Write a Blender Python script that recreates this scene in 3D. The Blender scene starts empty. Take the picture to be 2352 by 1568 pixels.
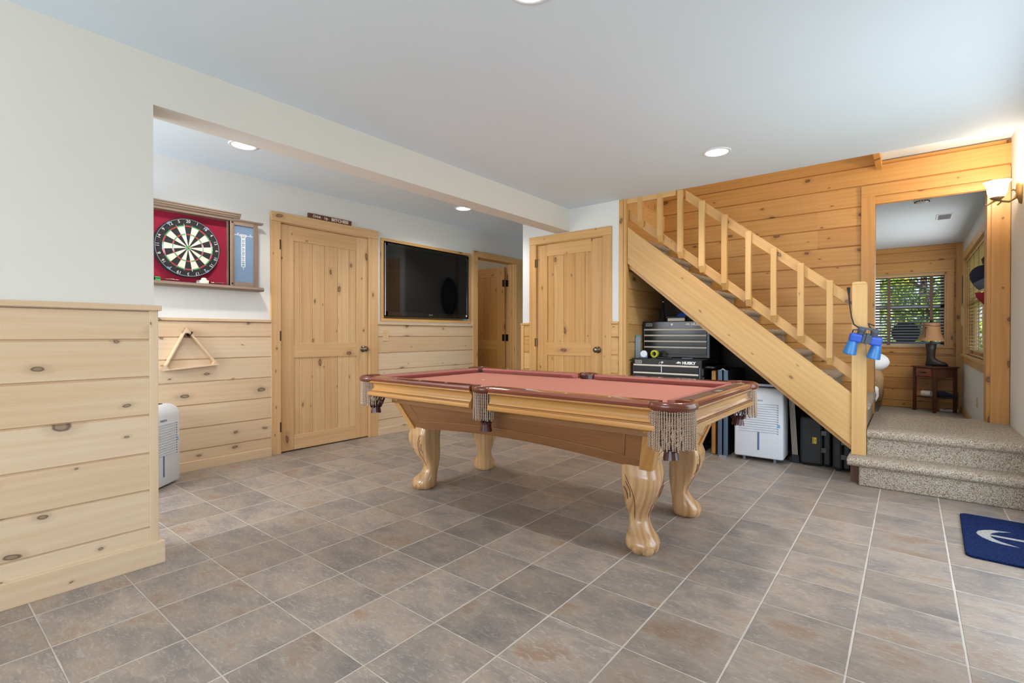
import bpy, bmesh, math, random
from mathutils import Vector, Matrix, Euler
random.seed(7)
PI = math.pi
C = bpy.context.scene.collection
sc = bpy.context.scene

# ------------------------------------------------------------------ camera
yaw, pitch, roll = 0.6746, -0.0060, 0.0008
fw = Vector((-math.sin(yaw)*math.cos(pitch), math.cos(yaw)*math.cos(pitch), math.sin(pitch)))
r0 = Vector((math.cos(yaw), math.sin(yaw), 0)); u0 = r0.cross(fw)
rr = math.cos(roll)*r0 + math.sin(roll)*u0; uu = -math.sin(roll)*r0 + math.cos(roll)*u0
cam = bpy.data.objects.new('camera', bpy.data.cameras.new('camera')); C.objects.link(cam)
cam.matrix_world = Matrix(((rr.x, uu.x, -fw.x, 1.9694), (rr.y, uu.y, -fw.y, -0.9429), (rr.z, uu.z, -fw.z, 1.0626), (0, 0, 0, 1)))
cam.data.sensor_width = 36; cam.data.lens = 1141.3/2352*36
cam.data.shift_y = -8.77/2352
cam.data.clip_start = 0.02
sc.camera = cam

# ------------------------------------------------------------------ world, sun, daylight
w = bpy.data.worlds.new('world'); sc.world = w; w.use_nodes = True
nt = w.node_tree; nt.nodes.clear()
wo = nt.nodes.new('ShaderNodeOutputWorld'); bg = nt.nodes.new('ShaderNodeBackground')
tc = nt.nodes.new('ShaderNodeTexCoord'); sx = nt.nodes.new('ShaderNodeSeparateXYZ'); cr = nt.nodes.new('ShaderNodeValToRGB')
cr.color_ramp.elements[0].position = 0.45; cr.color_ramp.elements[0].color = (0.35, 0.38, 0.30, 1)
cr.color_ramp.elements[1].position = 0.62; cr.color_ramp.elements[1].color = (0.62, 0.78, 1.0, 1)
mp = nt.nodes.new('ShaderNodeMath'); mp.operation = 'MULTIPLY_ADD'; mp.inputs[1].default_value = 0.5; mp.inputs[2].default_value = 0.5
nt.links.new(tc.outputs['Generated'], sx.inputs[0]); nt.links.new(sx.outputs[2], mp.inputs[0]); nt.links.new(mp.outputs[0], cr.inputs[0])
nt.links.new(cr.outputs[0], bg.inputs[0]); bg.inputs[1].default_value = 2.0; nt.links.new(bg.outputs[0], wo.inputs[0])

def lamp(name, kind, loc, energy, color=(1, 1, 1), rot=(0, 0, 0), size=1, size_y=None, **k):
    L = bpy.data.lights.new(name, kind); L.energy = energy; L.color = color
    if kind == 'AREA':
        L.size = size
        if size_y: L.shape = 'RECTANGLE'; L.size_y = size_y
    elif kind == 'SUN': L.angle = size
    else: L.shadow_soft_size = size
    for a, b in k.items(): setattr(L, a, b)
    o = bpy.data.objects.new(name, L); C.objects.link(o); o.location = loc; o.rotation_euler = rot
    return o
lamp('sun', 'SUN', (0, 0, 10), 8.0, (1, .95, .85), (math.radians(40), math.radians(-20), 0), .01)
# daylight entering through the glazed patio door in the right wall and the wide window behind the camera
lamp('daylight_patio_door', 'AREA', (2.52, 2.13, 1.12), 29, (.82, .91, 1), (0, PI/2, 0), 1.95, 1.8)
lamp('daylight_rear_window', 'AREA', (0.75, -3.10, 1.35), 69, (.84, .92, 1), (PI/2, 0, 0), 2.6, 1.5)
lamp('alcove_fill', 'AREA', (-1.68, -1.98, 1.35), 88, (.88, .94, 1), (PI/2-.24, 0, 0), 1.2, 1.3)  # added fill to brighten the alcove; the end wall has no window
lamp('stairwell_fill', 'AREA', (.9, 3.93, 3.55), 9, (1, .97, .92), (0, 0, 0), 1.4, .8)  # added fill over the closed stairwell to brighten the stair carpet
lamp('daylight_bedroom_window', 'AREA', (2.50, 7.1, 1.45), 25, (1, .98, .95), (0, PI/2, 0), 1.2, 2.2)
sc.view_settings.view_transform = 'Standard'; sc.view_settings.look = 'None'
sc.view_settings.exposure = 0.0; sc.view_settings.gamma = 1.0
sc.view_settings.use_curve_mapping = False

# ------------------------------------------------------------------ node helpers
class NT:
    def __init__(s, name):
        s.m = bpy.data.materials.new(name); s.m.use_nodes = True; s.t = s.m.node_tree
        s.b = s.t.nodes['Principled BSDF']
    def n(s, kind, **k):
        x = s.t.nodes.new('ShaderNode'+kind)
        for a, b in k.items(): setattr(x, a, b)
        return x
    def l(s, a, b): s.t.links.new(a, b)
    def val(s, x, sock):
        if hasattr(x, 'is_output'): s.l(x, sock)
        else: sock.default_value = x
    def math(s, op, a, b=None, c=None, clamp=False):
        x = s.n('Math', operation=op); x.use_clamp = clamp
        s.val(a, x.inputs[0])
        if b is not None: s.val(b, x.inputs[1])
        if c is not None: s.val(c, x.inputs[2])
        return x.outputs[0]
    def mix(s, f, a, b, mode='MIX'):
        x = s.n('Mix', data_type='RGBA', blend_type=mode)
        s.val(f, x.inputs[0]); s.val(a, x.inputs[6]); s.val(b, x.inputs[7])
        return x.outputs[2]
    def noise(s, vec, scale, detail=3, rough=.5, dist=0):
        x = s.n('TexNoise'); s.l(vec, x.inputs['Vector']); x.inputs['Scale'].default_value = scale
        x.inputs['Detail'].default_value = detail; x.inputs['Roughness'].default_value = rough; x.inputs['Distortion'].default_value = dist
        return x.outputs[0]
    def mapping(s, vec, scale, loc=(0, 0, 0)):
        x = s.n('Mapping'); s.l(vec, x.inputs[0]); x.inputs['Scale'].default_value = scale; x.inputs['Location'].default_value = loc
        return x.outputs[0]
    def ramp(s, f, stops):
        x = s.n('ValToRGB'); s.l(f, x.inputs[0]); e = x.color_ramp.elements
        while len(e) < len(stops): e.new(.5)
        for i, (p, c) in enumerate(stops):
            e[i].position = p; e[i].color = c if len(c) == 4 else (*c, 1)
        return x.outputs[0]
    def sstep(s, v, a, b):
        x = s.n('MapRange', interpolation_type='SMOOTHSTEP'); s.l(v, x.inputs[0])
        x.inputs[1].default_value = a; x.inputs[2].default_value = b
        return x.outputs[0]
    def bump(s, h, strength=.3, dist=.002):
        x = s.n('Bump'); s.l(h, x.inputs['Height']); x.inputs['Strength'].default_value = strength; x.inputs['Distance'].default_value = dist
        s.l(x.outputs[0], s.b.inputs['Normal'])
def g(c):   # sRGB 0-255 to linear
    return tuple(((v/255+.055)/1.055)**2.4 if v > 10 else v/255/12.92 for v in c)+(1,)
M = {}
def plain(name, c, rough=.5, metal=0, noise=0, nscale=20, bump=0, coat=0, emit=0, trans=0, sheen=0):
    s = NT(name); col = g(c)
    p = s.n('TexCoord').outputs['Object']
    if noise:
        f = s.noise(p, nscale, 4)
        lo = tuple(v*(1-noise) for v in col[:3])+(1,); hi = tuple(min(1, v*(1+noise)) for v in col[:3])+(1,)
        s.l(s.mix(f, lo, hi), s.b.inputs['Base Color'])
        if bump: s.bump(f, bump, .002)
    else: s.b.inputs['Base Color'].default_value = col
    s.b.inputs['Roughness'].default_value = rough; s.b.inputs['Metallic'].default_value = metal
    if coat: s.b.inputs['Coat Weight'].default_value = coat; s.b.inputs['Coat Roughness'].default_value = .1
    if sheen: s.b.inputs['Sheen Weight'].default_value = sheen
    if emit: s.b.inputs['Emission Color'].default_value = col; s.b.inputs['Emission Strength'].default_value = emit
    if trans: s.b.inputs['Transmission Weight'].default_value = trans; s.b.inputs['IOR'].default_value = 1.45
    M[name] = s.m; return s.m

def wood(name, light, dark, knotc, knots=.35, rough=.42, grain=1.0, coat=0.0, streak=.8):
    s = NT(name)
    uv = s.n('TexCoord').outputs['UV']
    big = s.noise(s.mapping(uv, (.25, .5, 1)), 1.0, 2)
    # knots
    nz = s.n('TexNoise'); s.l(s.mapping(uv, (6, 9, 1)), nz.inputs['Vector']); nz.inputs['Scale'].default_value = 1; nz.inputs['Detail'].default_value = 1
    kva = s.n('VectorMath', operation='MULTIPLY_ADD'); s.l(nz.outputs['Color'], kva.inputs[0]); kva.inputs[1].default_value = (.30, .22, 0); s.l(s.mapping(uv, (3.6, 7.0, 1)), kva.inputs[2])
    kv = kva.outputs[0]
    vo = s.n('TexVoronoi', feature='F1', voronoi_dimensions='2D'); s.l(kv, vo.inputs['Vector']); vo.inputs['Scale'].default_value = 1
    vo.inputs['Randomness'].default_value = .85
    d = vo.outputs['Distance']
    sp = s.n('SeparateColor'); s.l(vo.outputs['Color'], sp.inputs[0])
    has = s.math('LESS_THAN', sp.outputs[0], knots)
    rad = s.math('MULTIPLY_ADD', s.math('MULTIPLY', sp.outputs[1], sp.outputs[1]), .085, .022)
    kd = s.math('DIVIDE', d, rad)
    wob = s.noise(s.mapping(uv, (40, 60, 1)), 1, 2)
    kd = s.math('ADD', kd, s.math('MULTIPLY_ADD', wob, .5, -.25))
    kmask = s.math('MULTIPLY', s.sstep(kd, 1.15, .8), has)
    ring = s.math('MULTIPLY', s.math('MULTIPLY', s.sstep(kd, .5, .95), s.sstep(kd, 1.3, 1.0)), has)
    halo = s.math('MULTIPLY', s.sstep(kd, 3.6, .8), has)
    # grain lines bent around the knots
    sepuv = s.n('SeparateXYZ'); s.l(uv, sepuv.inputs[0])
    warp = s.noise(s.mapping(uv, (1.1, 5, 1)), 1, 3)
    gv = s.math('MULTIPLY_ADD', warp, 3.2*grain, s.math('MULTIPLY', sepuv.outputs[1], 38))
    gv = s.math('MULTIPLY_ADD', halo, 1.6, gv)
    lines = s.math('SINE', s.math('MULTIPLY', gv, 4.2))
    fine = s.noise(s.mapping(uv, (4, 190, 1)), 1, 3, .6)
    fl = s.noise(s.mapping(uv, (.9, 22, 1)), 1, 3)
    f = s.math('MULTIPLY_ADD', lines, .10*streak, .42)
    f = s.math('MULTIPLY_ADD', s.math('SUBTRACT', fine, .5), .55*streak+.15, f)
    f = s.math('MULTIPLY_ADD', s.math('SUBTRACT', fl, .5), .9*streak+.15, f)
    f = s.math('MULTIPLY_ADD', s.math('SUBTRACT', big, .5), 2.3, f, clamp=True)
    col = s.mix(f, g(light), g(dark))
    kc = g(knotc)
    col = s.mix(s.math('MULTIPLY', halo, .28), col, kc)
    col = s.mix(s.math('MULTIPLY', kmask, .62), col, kc)
    col = s.mix(s.math('MULTIPLY', ring, .7), col, tuple(v*.35 for v in kc[:3])+(1,))
    s.l(col, s.b.inputs['Base Color'])
    s.b.inputs['Roughness'].default_value = rough
    if coat: s.b.inputs['Coat Weight'].default_value = coat; s.b.inputs['Coat Roughness'].default_value = .12
    s.bump(fine, .08, .001)
    M[name] = s.m; return s.m

wood('pine_pale', (222, 198, 168), (204, 170, 130), (120, 92, 72), .55)
wood('pine_door', (222, 188, 142), (198, 150, 98), (116, 74, 44), .45)
wood('pine_warm', (216, 172, 112), (190, 138, 76), (100, 58, 30), .42)
wood('pine_amber', (210, 158, 90), (180, 122, 58), (92, 46, 20), .38)
wood('fir_pale', (222, 182, 120), (190, 142, 82), (132, 86, 48), .34, streak=.6)
wood('fir_rail', (216, 172, 110), (192, 142, 80), (110, 66, 38), .30, streak=.45)
wood('oak_gold', (204, 152, 86), (164, 108, 50), (90, 56, 34), .06, .28, coat=.3)
wood('oak_pale', (212, 172, 122), (138, 90, 52), (96, 62, 38), .03, .25, coat=.45, streak=1.0)
wood('oak_brown', (160, 112, 68), (126, 82, 46), (70, 44, 28), .10, .35, coat=.2)
wood('mahogany', (150, 78, 50), (112, 48, 30), (60, 24, 16), .02, .14, coat=.6)
wood('walnut', (104, 62, 44), (70, 38, 28), (40, 20, 14), .05, .4)
wood('barn_brown', (150, 130, 114), (108, 88, 74), (60, 44, 36), .0, .4)

# painted plaster
for nm, c in (('paint_wall', (222, 219, 212)), ('paint_ceiling', (222, 235, 246)), ('paint_white', (226, 226, 224))):
    s = NT(nm); p = s.n('TexCoord').outputs['Object']
    f = s.noise(p, 2.0, 3); s.l(s.mix(f, g(c), tuple(v*.97 for v in g(c)[:3])+(1,)), s.b.inputs['Base Color'])
    s.b.inputs['Roughness'].default_value = .75; s.bump(s.noise(p, 260, 2), .05, .0006); M[nm] = s.m

# floor tile: world position lattice
T = 0.303; TY = T*1.0025
s = NT('slate_tile')
pos = s.n('NewGeometry').outputs['Position']; sp = s.n('SeparateXYZ'); s.l(pos, sp.inputs[0])
ux = s.math('DIVIDE', sp.outputs[0], T); vy = s.math('DIVIDE', sp.outputs[1], TY)
wx = s.math('MULTIPLY_ADD', s.noise(pos, 14, 2), .016, -.008)
fx = s.math('FRACT', s.math('ADD', ux, 50.0)); fy = s.math('FRACT', s.math('ADD', vy, 50.0))
dx = s.math('MINIMUM', fx, s.math('SUBTRACT', 1.0, fx)); dy = s.math('MINIMUM', fy, s.math('SUBTRACT', 1.0, fy))
gx = s.sstep(s.math('ADD', dx, wx), .0145, .0095); gy = s.sstep(s.math('ADD', dy, wx), .0108, .0062)
grout = s.math('MAXIMUM', gx, gy)
idv = s.n('CombineXYZ'); s.l(s.math('FLOOR', s.math('ADD', ux, 50.0)), idv.inputs[0]); s.l(s.math('FLOOR', s.math('ADD', vy, 50.0)), idv.inputs[1])
wn = s.n('TexWhiteNoise', noise_dimensions='2D'); s.l(idv.outputs[0], wn.inputs['Vector'])
vadd = s.n('VectorMath', operation='MULTIPLY_ADD'); s.l(wn.outputs['Color'], vadd.inputs[0]); vadd.inputs[1].default_value = (37, 41, 19); s.l(pos, vadd.inputs[2])
tp = vadd.outputs[0]
n1 = s.noise(s.mapping(tp, (4.2, 6.0, 1)), 1, 3, .55, .3)
n2 = s.noise(s.mapping(tp, (4.0, 7.0, 1), (9, 3, 0)), 1, 6, .68, .3)
n3 = s.noise(s.mapping(tp, (22, 60, 1)), 1, 5, .7, 1.6)
col = s.ramp(n1, [(.30, g((144, 136, 131))), (.43, g((162, 150, 141))), (.56, g((182, 166, 150))), (.70, g((170, 142, 120)))])
col = s.mix(s.math('MULTIPLY', s.sstep(n2, .52, .74), .5), col, g((120, 118, 118)))
col = s.mix(s.math('MULTIPLY', s.sstep(n3, .50, .68), .62), col, g((208, 199, 189)))
col = s.mix(s.math('MULTIPLY', s.sstep(n3, .46, .30), .24), col, g((118, 106, 100)))
vv = s.math('MULTIPLY_ADD', wn.outputs['Value'], .20, .61)
cmv = s.n('CombineColor'); [s.l(vv, cmv.inputs[i]) for i in range(3)]
col = s.mix(1.0, col, cmv.outputs[0], 'MULTIPLY')
col = s.mix(grout, col, s.mix(s.noise(pos, 3, 2), g((204, 194, 182)), g((176, 166, 154))))
s.l(col, s.b.inputs['Base Color'])
s.l(s.math('MULTIPLY_ADD', grout, .35, .40), s.b.inputs['Roughness'])
h = s.math('SUBTRACT', s.math('MULTIPLY', s.math('ADD', n3, n2), .5), grout)
s.bump(h, .8, .004); M['slate_tile'] = s.m

# carpets
def carpet(name, cols, scale=230, bump=1.0):
    s = NT(name); p = s.n('NewGeometry').outputs['Position']
    vo = s.n('TexVoronoi', feature='F1'); s.l(p, vo.inputs['Vector']); vo.inputs['Scale'].default_value = scale
    sc_ = s.n('SeparateColor'); s.l(vo.outputs['Color'], sc_.inputs[0])
    c = s.ramp(sc_.outputs[0], [(i/(len(cols)-1), g(q)) for i, q in enumerate(cols)])
    c = s.mix(s.math('MULTIPLY', s.sstep(vo.outputs['Distance'], .2, .75), .5), c, tuple(v*.4 for v in g(cols[0])[:3])+(1,))
    s.l(c, s.b.inputs['Base Color']); s.b.inputs['Roughness'].default_value = .95; s.b.inputs['Specular IOR Level'].default_value = .15; 
    s.bump(s.math('SUBTRACT', s.noise(p, 90, 2), vo.outputs['Distance']), bump, .006); M[name] = s.m
carpet('carpet_beige', [(150, 124, 98), (212, 194, 166), (232, 220, 202), (244, 238, 228)])
carpet('mat_navy', [(8, 18, 44), (16, 40, 92), (30, 66, 140)], 330)
carpet('mat_white', [(170, 165, 160), (215, 210, 204), (232, 228, 222)], 330)
carpet('blanket_tan', [(150, 118, 84), (178, 142, 104), (196, 164, 126)], 120, .6)
# red felts; the cushion one is bed cloth darkened to paint in its shading
for nm, c in (('felt_red', (196, 124, 106)), ('felt_shaded', (170, 104, 94)), ('felt_maroon', (146, 20, 52))):
    s = NT(nm); p = s.n('TexCoord').outputs['Object']; f = s.noise(p, 420, 3, .7)
    s.l(s.mix(f, tuple(v*.88 for v in g(c)[:3])+(1,), tuple(min(1, v*1.12) for v in g(c)[:3])+(1,)), s.b.inputs['Base Color'])
    s.b.inputs['Roughness'].default_value = .9; s.bump(f, .15, .0008); M[nm] = s.m
# rope fringe: two-tone twist
s = NT('rope_twist'); uv = s.n('TexCoord').outputs['UV']; sp = s.n('SeparateXYZ'); s.l(uv, sp.inputs[0])
tw = s.math('SINE', s.math('MULTIPLY_ADD', sp.outputs[1], 6.283, s.math('MULTIPLY', sp.outputs[0], 900)))
s.l(s.mix(s.sstep(tw, -.5, .5), g((112, 80, 60)), g((204, 182, 162))), s.b.inputs['Base Color']); s.b.inputs['Roughness'].default_value = .8
M['rope_twist'] = s.m
# foliage and ground
s = NT('leaves_green'); p = s.n('NewGeometry').outputs['Position']
s.l(s.ramp(s.noise(p, 1.6, 3), [(.3, g((60, 88, 28))), (.5, g((124, 156, 48))), (.68, g((206, 204, 84))), (.8, g((100, 130, 48)))]), s.b.inputs['Base Color'])
s.b.inputs['Roughness'].default_value = .6; s.b.inputs['Subsurface Weight'].default_value = 0.0; M['leaves_green'] = s.m
s = NT('lawn'); p = s.n('NewGeometry').outputs['Position']
s.l(s.ramp(s.noise(p, 3, 5), [(.3, g((74, 96, 44))), (.7, g((140, 150, 84)))]), s.b.inputs['Base Color']); s.b.inputs['Roughness'].default_value = .9; M['lawn'] = s.m
# chalkboard / brushed aluminium / others
plain('chalk_slate', (112, 136, 164), .55, noise=.12, nscale=6)
plain('leather_red', (104, 48, 28), .24, noise=.12, nscale=60, bump=.1, coat=.4)
plain('leather_dark', (74, 34, 36), .35, noise=.15, nscale=40, coat=.2)
plain('black_gloss', (12, 12, 14), .12, coat=.5)
plain('black_screen', (6, 6, 8), .06, coat=.3)
plain('black_enamel', (15, 14, 15), .34, coat=.15)
plain('glass_pane', (176, 190, 208), .15, trans=.35)
plain('black_plastic', (30, 32, 36), .5, noise=.1, nscale=60)
plain('black_fiber', (34, 34, 34), .85, noise=.25, nscale=250, bump=.2)
plain('sisal_cream', (224, 214, 196), .85, noise=.08, nscale=300, bump=.2)
plain('dart_red', (196, 44, 38), .8)
plain('dart_green', (72, 168, 96), .8)
plain('white_plastic', (222, 226, 232), .35)
plain('white_grille', (196, 202, 212), .4)
plain('slot_blue', (92, 112, 150), .3)
plain('sticker_blue', (120, 184, 226), .4)
plain('sticker_yellow', (232, 196, 40), .4)
plain('ink_grey', (130, 134, 146), .5)
plain('ink_black', (20, 20, 20), .5)
plain('print_white', (236, 234, 230), .5)
plain('print_cream', (224, 210, 192), .5)
plain('steel', (190, 192, 198), .28, .9)
plain('aluminium', (228, 218, 204), .30, .1)
plain('brushed_metal', (150, 140, 130), .32, .6)
plain('nickel', (128, 116, 98), .25, .95)
plain('bronze', (84, 66, 52), .32, .9)
plain('bronze_pale', (158, 132, 92), .4, .6)
plain('iron_black', (22, 20, 20), .45, .5)
plain('frame_bluegrey', (92, 108, 130), .35, .4)
plain('glass_teal', (90, 190, 190), .1, trans=.4)
plain('glass_edge', (84, 168, 176), .2)
plain('bino_blue', (38, 84, 190), .45, coat=.2)
plain('bino_sky', (46, 118, 186), .35, coat=.3)
plain('bino_grey', (72, 80, 94), .5)
plain('strap_black', (34, 34, 44), .7)
plain('sash_white', (232, 236, 240), .4)
plain('slat_brown', (58, 44, 42), .5)
plain('slat_tan', (214, 186, 136), .5)
plain('tape_brown', (118, 90, 78), .8)
plain('linen_shade', (158, 118, 82), .85, noise=.1, nscale=200)
plain('boot_leather', (44, 36, 32), .45, noise=.3, nscale=25, bump=.3)
plain('cotton_white', (222, 222, 226), .9, noise=.04, nscale=12)
plain('denim_navy', (26, 28, 48), .9, noise=.2, nscale=200)
plain('cap_grey', (92, 100, 116), .9, noise=.2, nscale=200)
plain('cap_red', (150, 24, 48), .9)
plain('cloth_blue', (22, 66, 160), .8)
plain('bristle', (214, 208, 194), .8)
plain('tape_yellow', (200, 196, 50), .4)
plain('olive_plate', (120, 130, 96), .6)
plain('sign_teal', (70, 96, 96), .6)
plain('plate_pine', (214, 182, 140), .5)
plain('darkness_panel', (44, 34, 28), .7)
plain('ball_white', (238, 232, 216), .08, coat=.6)
plain('ball_blue', (30, 50, 150), .08, coat=.6)
plain('ball_red', (180, 30, 34), .08, coat=.6)
plain('ball_green', (10, 92, 66), .08, coat=.6)
plain('bark', (88, 70, 54), .9, noise=.3, nscale=12, bump=.5)
plain('siding_grey', (190, 196, 190), .7, noise=.1, nscale=8)
plain('lamp_white', (255, 250, 240), .5, emit=5)
plain('lamp_warm', (255, 226, 176), .5, emit=3.2)
s = NT('clear_glass'); s.b.inputs['Base Color'].default_value = (1, 1, 1, 1); s.b.inputs['Roughness'].default_value = 0
s.b.inputs['Transmission Weight'].default_value = 1; s.b.inputs['IOR'].default_value = 1.02; M['clear_glass'] = s.m

# ------------------------------------------------------------------ mesh helpers
class MB:
    def __init__(s):
        s.bm = bmesh.new(); s.uv = s.bm.loops.layers.uv.new('uv')
    def _uv(s, faces, ax, T_=None, off=None):
        if off is None: off = (random.uniform(0, 60), random.uniform(0, 60))
        o = [i for i in range(3) if i != ax]
        for f in faces:
            for l in f.loops:
                c = l.vert.co
                l[s.uv].uv = (c[ax]+off[0], c[o[0]]+c[o[1]]+off[1])
        if T_ is not None:
            vs = {v for f in faces for v in f.verts}
            for v in vs: v.co = T_ @ v.co
    def box(s, a, b, ax=None, T_=None):
        a, b = [min(a[i], b[i]) for i in range(3)], [max(a[i], b[i]) for i in range(3)]
        if ax is None: ax = max(range(3), key=lambda i: b[i]-a[i])
        v = [s.bm.verts.new((x, y, z)) for x in (a[0], b[0]) for y in (a[1], b[1]) for z in (a[2], b[2])]
        fs = [s.bm.faces.new([v[i] for i in q]) for q in ((0, 1, 3, 2), (4, 6, 7, 5), (0, 4, 5, 1), (2, 3, 7, 6), (0, 2, 6, 4), (1, 5, 7, 3))]
        s._uv(fs, ax, T_); return s
    def prism(s, poly, ax, a0, a1, T_=None, grain=None):
        """poly: 2-D points in the other two axes (in axis order)"""
        o = [i for i in range(3) if i != ax]
        def mk(a):
            r = []
            for p in poly:
                c = [0, 0, 0]; c[ax] = a; c[o[0]] = p[0]; c[o[1]] = p[1]; r.append(s.bm.verts.new(c))
            return r
        A, B = mk(a0), mk(a1); n = len(poly); fs = []
        for i in range(n): fs.append(s.bm.faces.new((A[i], A[(i+1) % n], B[(i+1) % n], B[i])))
        fs.append(s.bm.faces.new(A[::-1])); fs.append(s.bm.faces.new(B))
        s._uv(fs, ax if grain is None else grain, T_); return s
    def tube(s, pts, r, n=8, cap=True, flat=None):
        pts = [Vector(p) for p in pts]; m = len(pts); R = r if hasattr(r, '__len__') else [r]*m
        prev = None; rings = []; L = 0; off = random.uniform(0, 9)
        for i, p in enumerate(pts):
            t = (pts[min(i+1, m-1)]-pts[max(i-1, 0)])
            t = t.normalized() if t.length > 1e-9 else Vector((0, 0, 1))
            if prev is None:
                a = Vector((0, 0, 1)) if abs(t.z) < .9 else Vector((1, 0, 0)); x = t.cross(a).normalized()
            else: x = (prev - t*prev.dot(t)).normalized()
            prev = x; y = t.cross(x)
            if i: L += (p-pts[i-1]).length
            rings.append(([s.bm.verts.new(p+(x*math.cos(2*PI*k/n)+y*math.sin(2*PI*k/n)*(flat or 1))*R[i]) for k in range(n)], L))
        for (A, la), (B, lb) in zip(rings, rings[1:]):
            for k in range(n):
                f = s.bm.faces.new((A[k], A[(k+1) % n], B[(k+1) % n], B[k]))
                for l, uv in zip(f.loops, ((la, k/n), (la, (k+1)/n), (lb, (k+1)/n), (lb, k/n))): l[s.uv].uv = (uv[0]+off, uv[1])
        if cap:
            s.bm.faces.new(rings[0][0][::-1]); s.bm.faces.new(rings[-1][0])
        return s
    def lathe(s, prof, T_=None, n=24, a0=0, a1=2*PI):
        """prof: (r, z)"""
        full = abs(a1-a0-2*PI) < 1e-6; N = n if full else n+1
        T_ = T_ or Matrix(); rings = []
        for r, z in prof:
            rings.append([s.bm.verts.new(T_ @ Vector((r*math.cos(a0+(a1-a0)*k/n), r*math.sin(a0+(a1-a0)*k/n), z))) for k in range(N)])
        fs = []
        for A, B in zip(rings, rings[1:]):
            for k in range(n):
                q = [A[k], A[(k+1) % N], B[(k+1) % N], B[k]]
                f = s.bm.faces.new(q); fs.append(f)
                for l in f.loops: l[s.uv].uv = (l.vert.co.z, l.vert.co.x+l.vert.co.y)
        return s
    def ball(s, c, r, n=16, T_=None):
        rx, ry, rz = r if hasattr(r, '__len__') else (r, r, r)
        prof = [(max(1e-4, math.sin(PI*i/(n//2))), -math.cos(PI*i/(n//2))) for i in range(n//2+1)]
        MM = (T_ or Matrix()) @ Matrix.Translation(c) @ Matrix.Diagonal((rx, ry, rz, 1))
        return s.lathe(prof, MM, n)
    def loft(s, sections, cap=True, ax=2):
        """sections: lists of 3-D points, equal length"""
        rings = [[s.bm.verts.new(p) for p in q] for q in sections]; n = len(rings[0]); fs = []
        for A, B in zip(rings, rings[1:]):
            for k in range(n): fs.append(s.bm.faces.new((A[k], A[(k+1) % n], B[(k+1) % n], B[k])))
        if cap: fs.append(s.bm.faces.new(rings[0][::-1])); fs.append(s.bm.faces.new(rings[-1]))
        s._uv(fs, ax); return s
    def mesh(s, me, T_):
        t = bmesh.new(); t.from_mesh(me); vm = {}
        for v in t.verts: vm[v.index] = s.bm.verts.new(T_ @ v.co)
        for f in t.faces:
            try: s.bm.faces.new([vm[v.index] for v in f.verts])
            except ValueError: pass
        t.free(); return s
    def build(s, name, mat, parent=None, smooth=False, bevel=0, world=False, subsurf=0, weld=False):
        if weld: bmesh.ops.remove_doubles(s.bm, verts=s.bm.verts, dist=1e-5)
        bmesh.ops.recalc_face_normals(s.bm, faces=s.bm.faces)
        me = bpy.data.meshes.new(name); s.bm.to_mesh(me); s.bm.free()
        me.materials.append(M[mat])
        o = bpy.data.objects.new(name, me); C.objects.link(o)
        if parent: 
            o.parent = parent
            if world: o.location = -parent.location
        if smooth:
            for p in me.polygons: p.use_smooth = True
            if smooth != 'all' and not bevel:
                md = o.modifiers.new('edge', 'EDGE_SPLIT'); md.split_angle = math.radians(40)
        if bevel:
            md = o.modifiers.new('bevel', 'BEVEL'); md.width = bevel; md.segments = 2; md.limit_method = 'ANGLE'; md.angle_limit = math.radians(35)
        if subsurf:
            md = o.modifiers.new('sub', 'SUBSURF'); md.levels = subsurf; md.render_levels = subsurf
        return o
def tag(o, label, cat, group=None):
    o['label'] = label; o['category'] = cat
    if group: o['group'] = group
    return o
def thing(name, label, cat, loc=(0, 0, 0), rz=0, group=None):
    o = bpy.data.objects.new(name, None); C.objects.link(o); o.location = loc; o.rotation_euler = (0, 0, rz)
    o.empty_display_size = .05
    return tag(o, label, cat, group)
def struct(o, label=None, cat=None):
    o['kind'] = 'structure'
    if label: o['label'] = label; o['category'] = cat
    return o
def sempty(name, label, cat, loc=(0, 0, 0), rz=0):
    return struct(thing(name, label, cat, loc, rz))
def dup(root, loc, rz=None, label=None, rot=None):
    r = root.copy(); C.objects.link(r); r.location = loc
    if rz is not None: r.rotation_euler = (0, 0, rz)
    if rot is not None: r.rotation_euler = rot
    if label: r['label'] = label
    for ch in [c for c in bpy.data.objects if c.parent == root]:
        c = ch.copy(); C.objects.link(c); c.parent = r
        for gc in [c2 for c2 in bpy.data.objects if c2.parent == ch]:
            d = gc.copy(); C.objects.link(d); d.parent = c
    return r
def text_me(txt, size, bold=0.0, ext=.0006, shear=0):
    cu = bpy.data.curves.new('t', 'FONT'); cu.body = txt; cu.size = size; cu.extrude = ext; cu.offset = bold; cu.shear = shear
    cu.align_x = 'CENTER'; cu.align_y = 'CENTER'; cu.resolution_u = 3
    o = bpy.data.objects.new('t', cu); C.objects.link(o)
    dg = bpy.context.evaluated_depsgraph_get(); me = bpy.data.meshes.new_from_object(o.evaluated_get(dg))
    bpy.data.objects.remove(o); return me
# orientation of text: local x right, y up, z out of the surface
FACE_NY = Matrix(((1, 0, 0, 0), (0, 0, -1, 0), (0, 1, 0, 0), (0, 0, 0, 1)))       # faces -Y
FACE_PX = Matrix(((0, 0, 1, 0), (1, 0, 0, 0), (0, 1, 0, 0), (0, 0, 0, 1)))        # faces +X
Tr = Matrix.Translation
def Rz(a): return Matrix.Rotation(a, 4, 'Z')
def Rx(a): return Matrix.Rotation(a, 4, 'X')
def Ry(a): return Matrix.Rotation(a, 4, 'Y')

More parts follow.
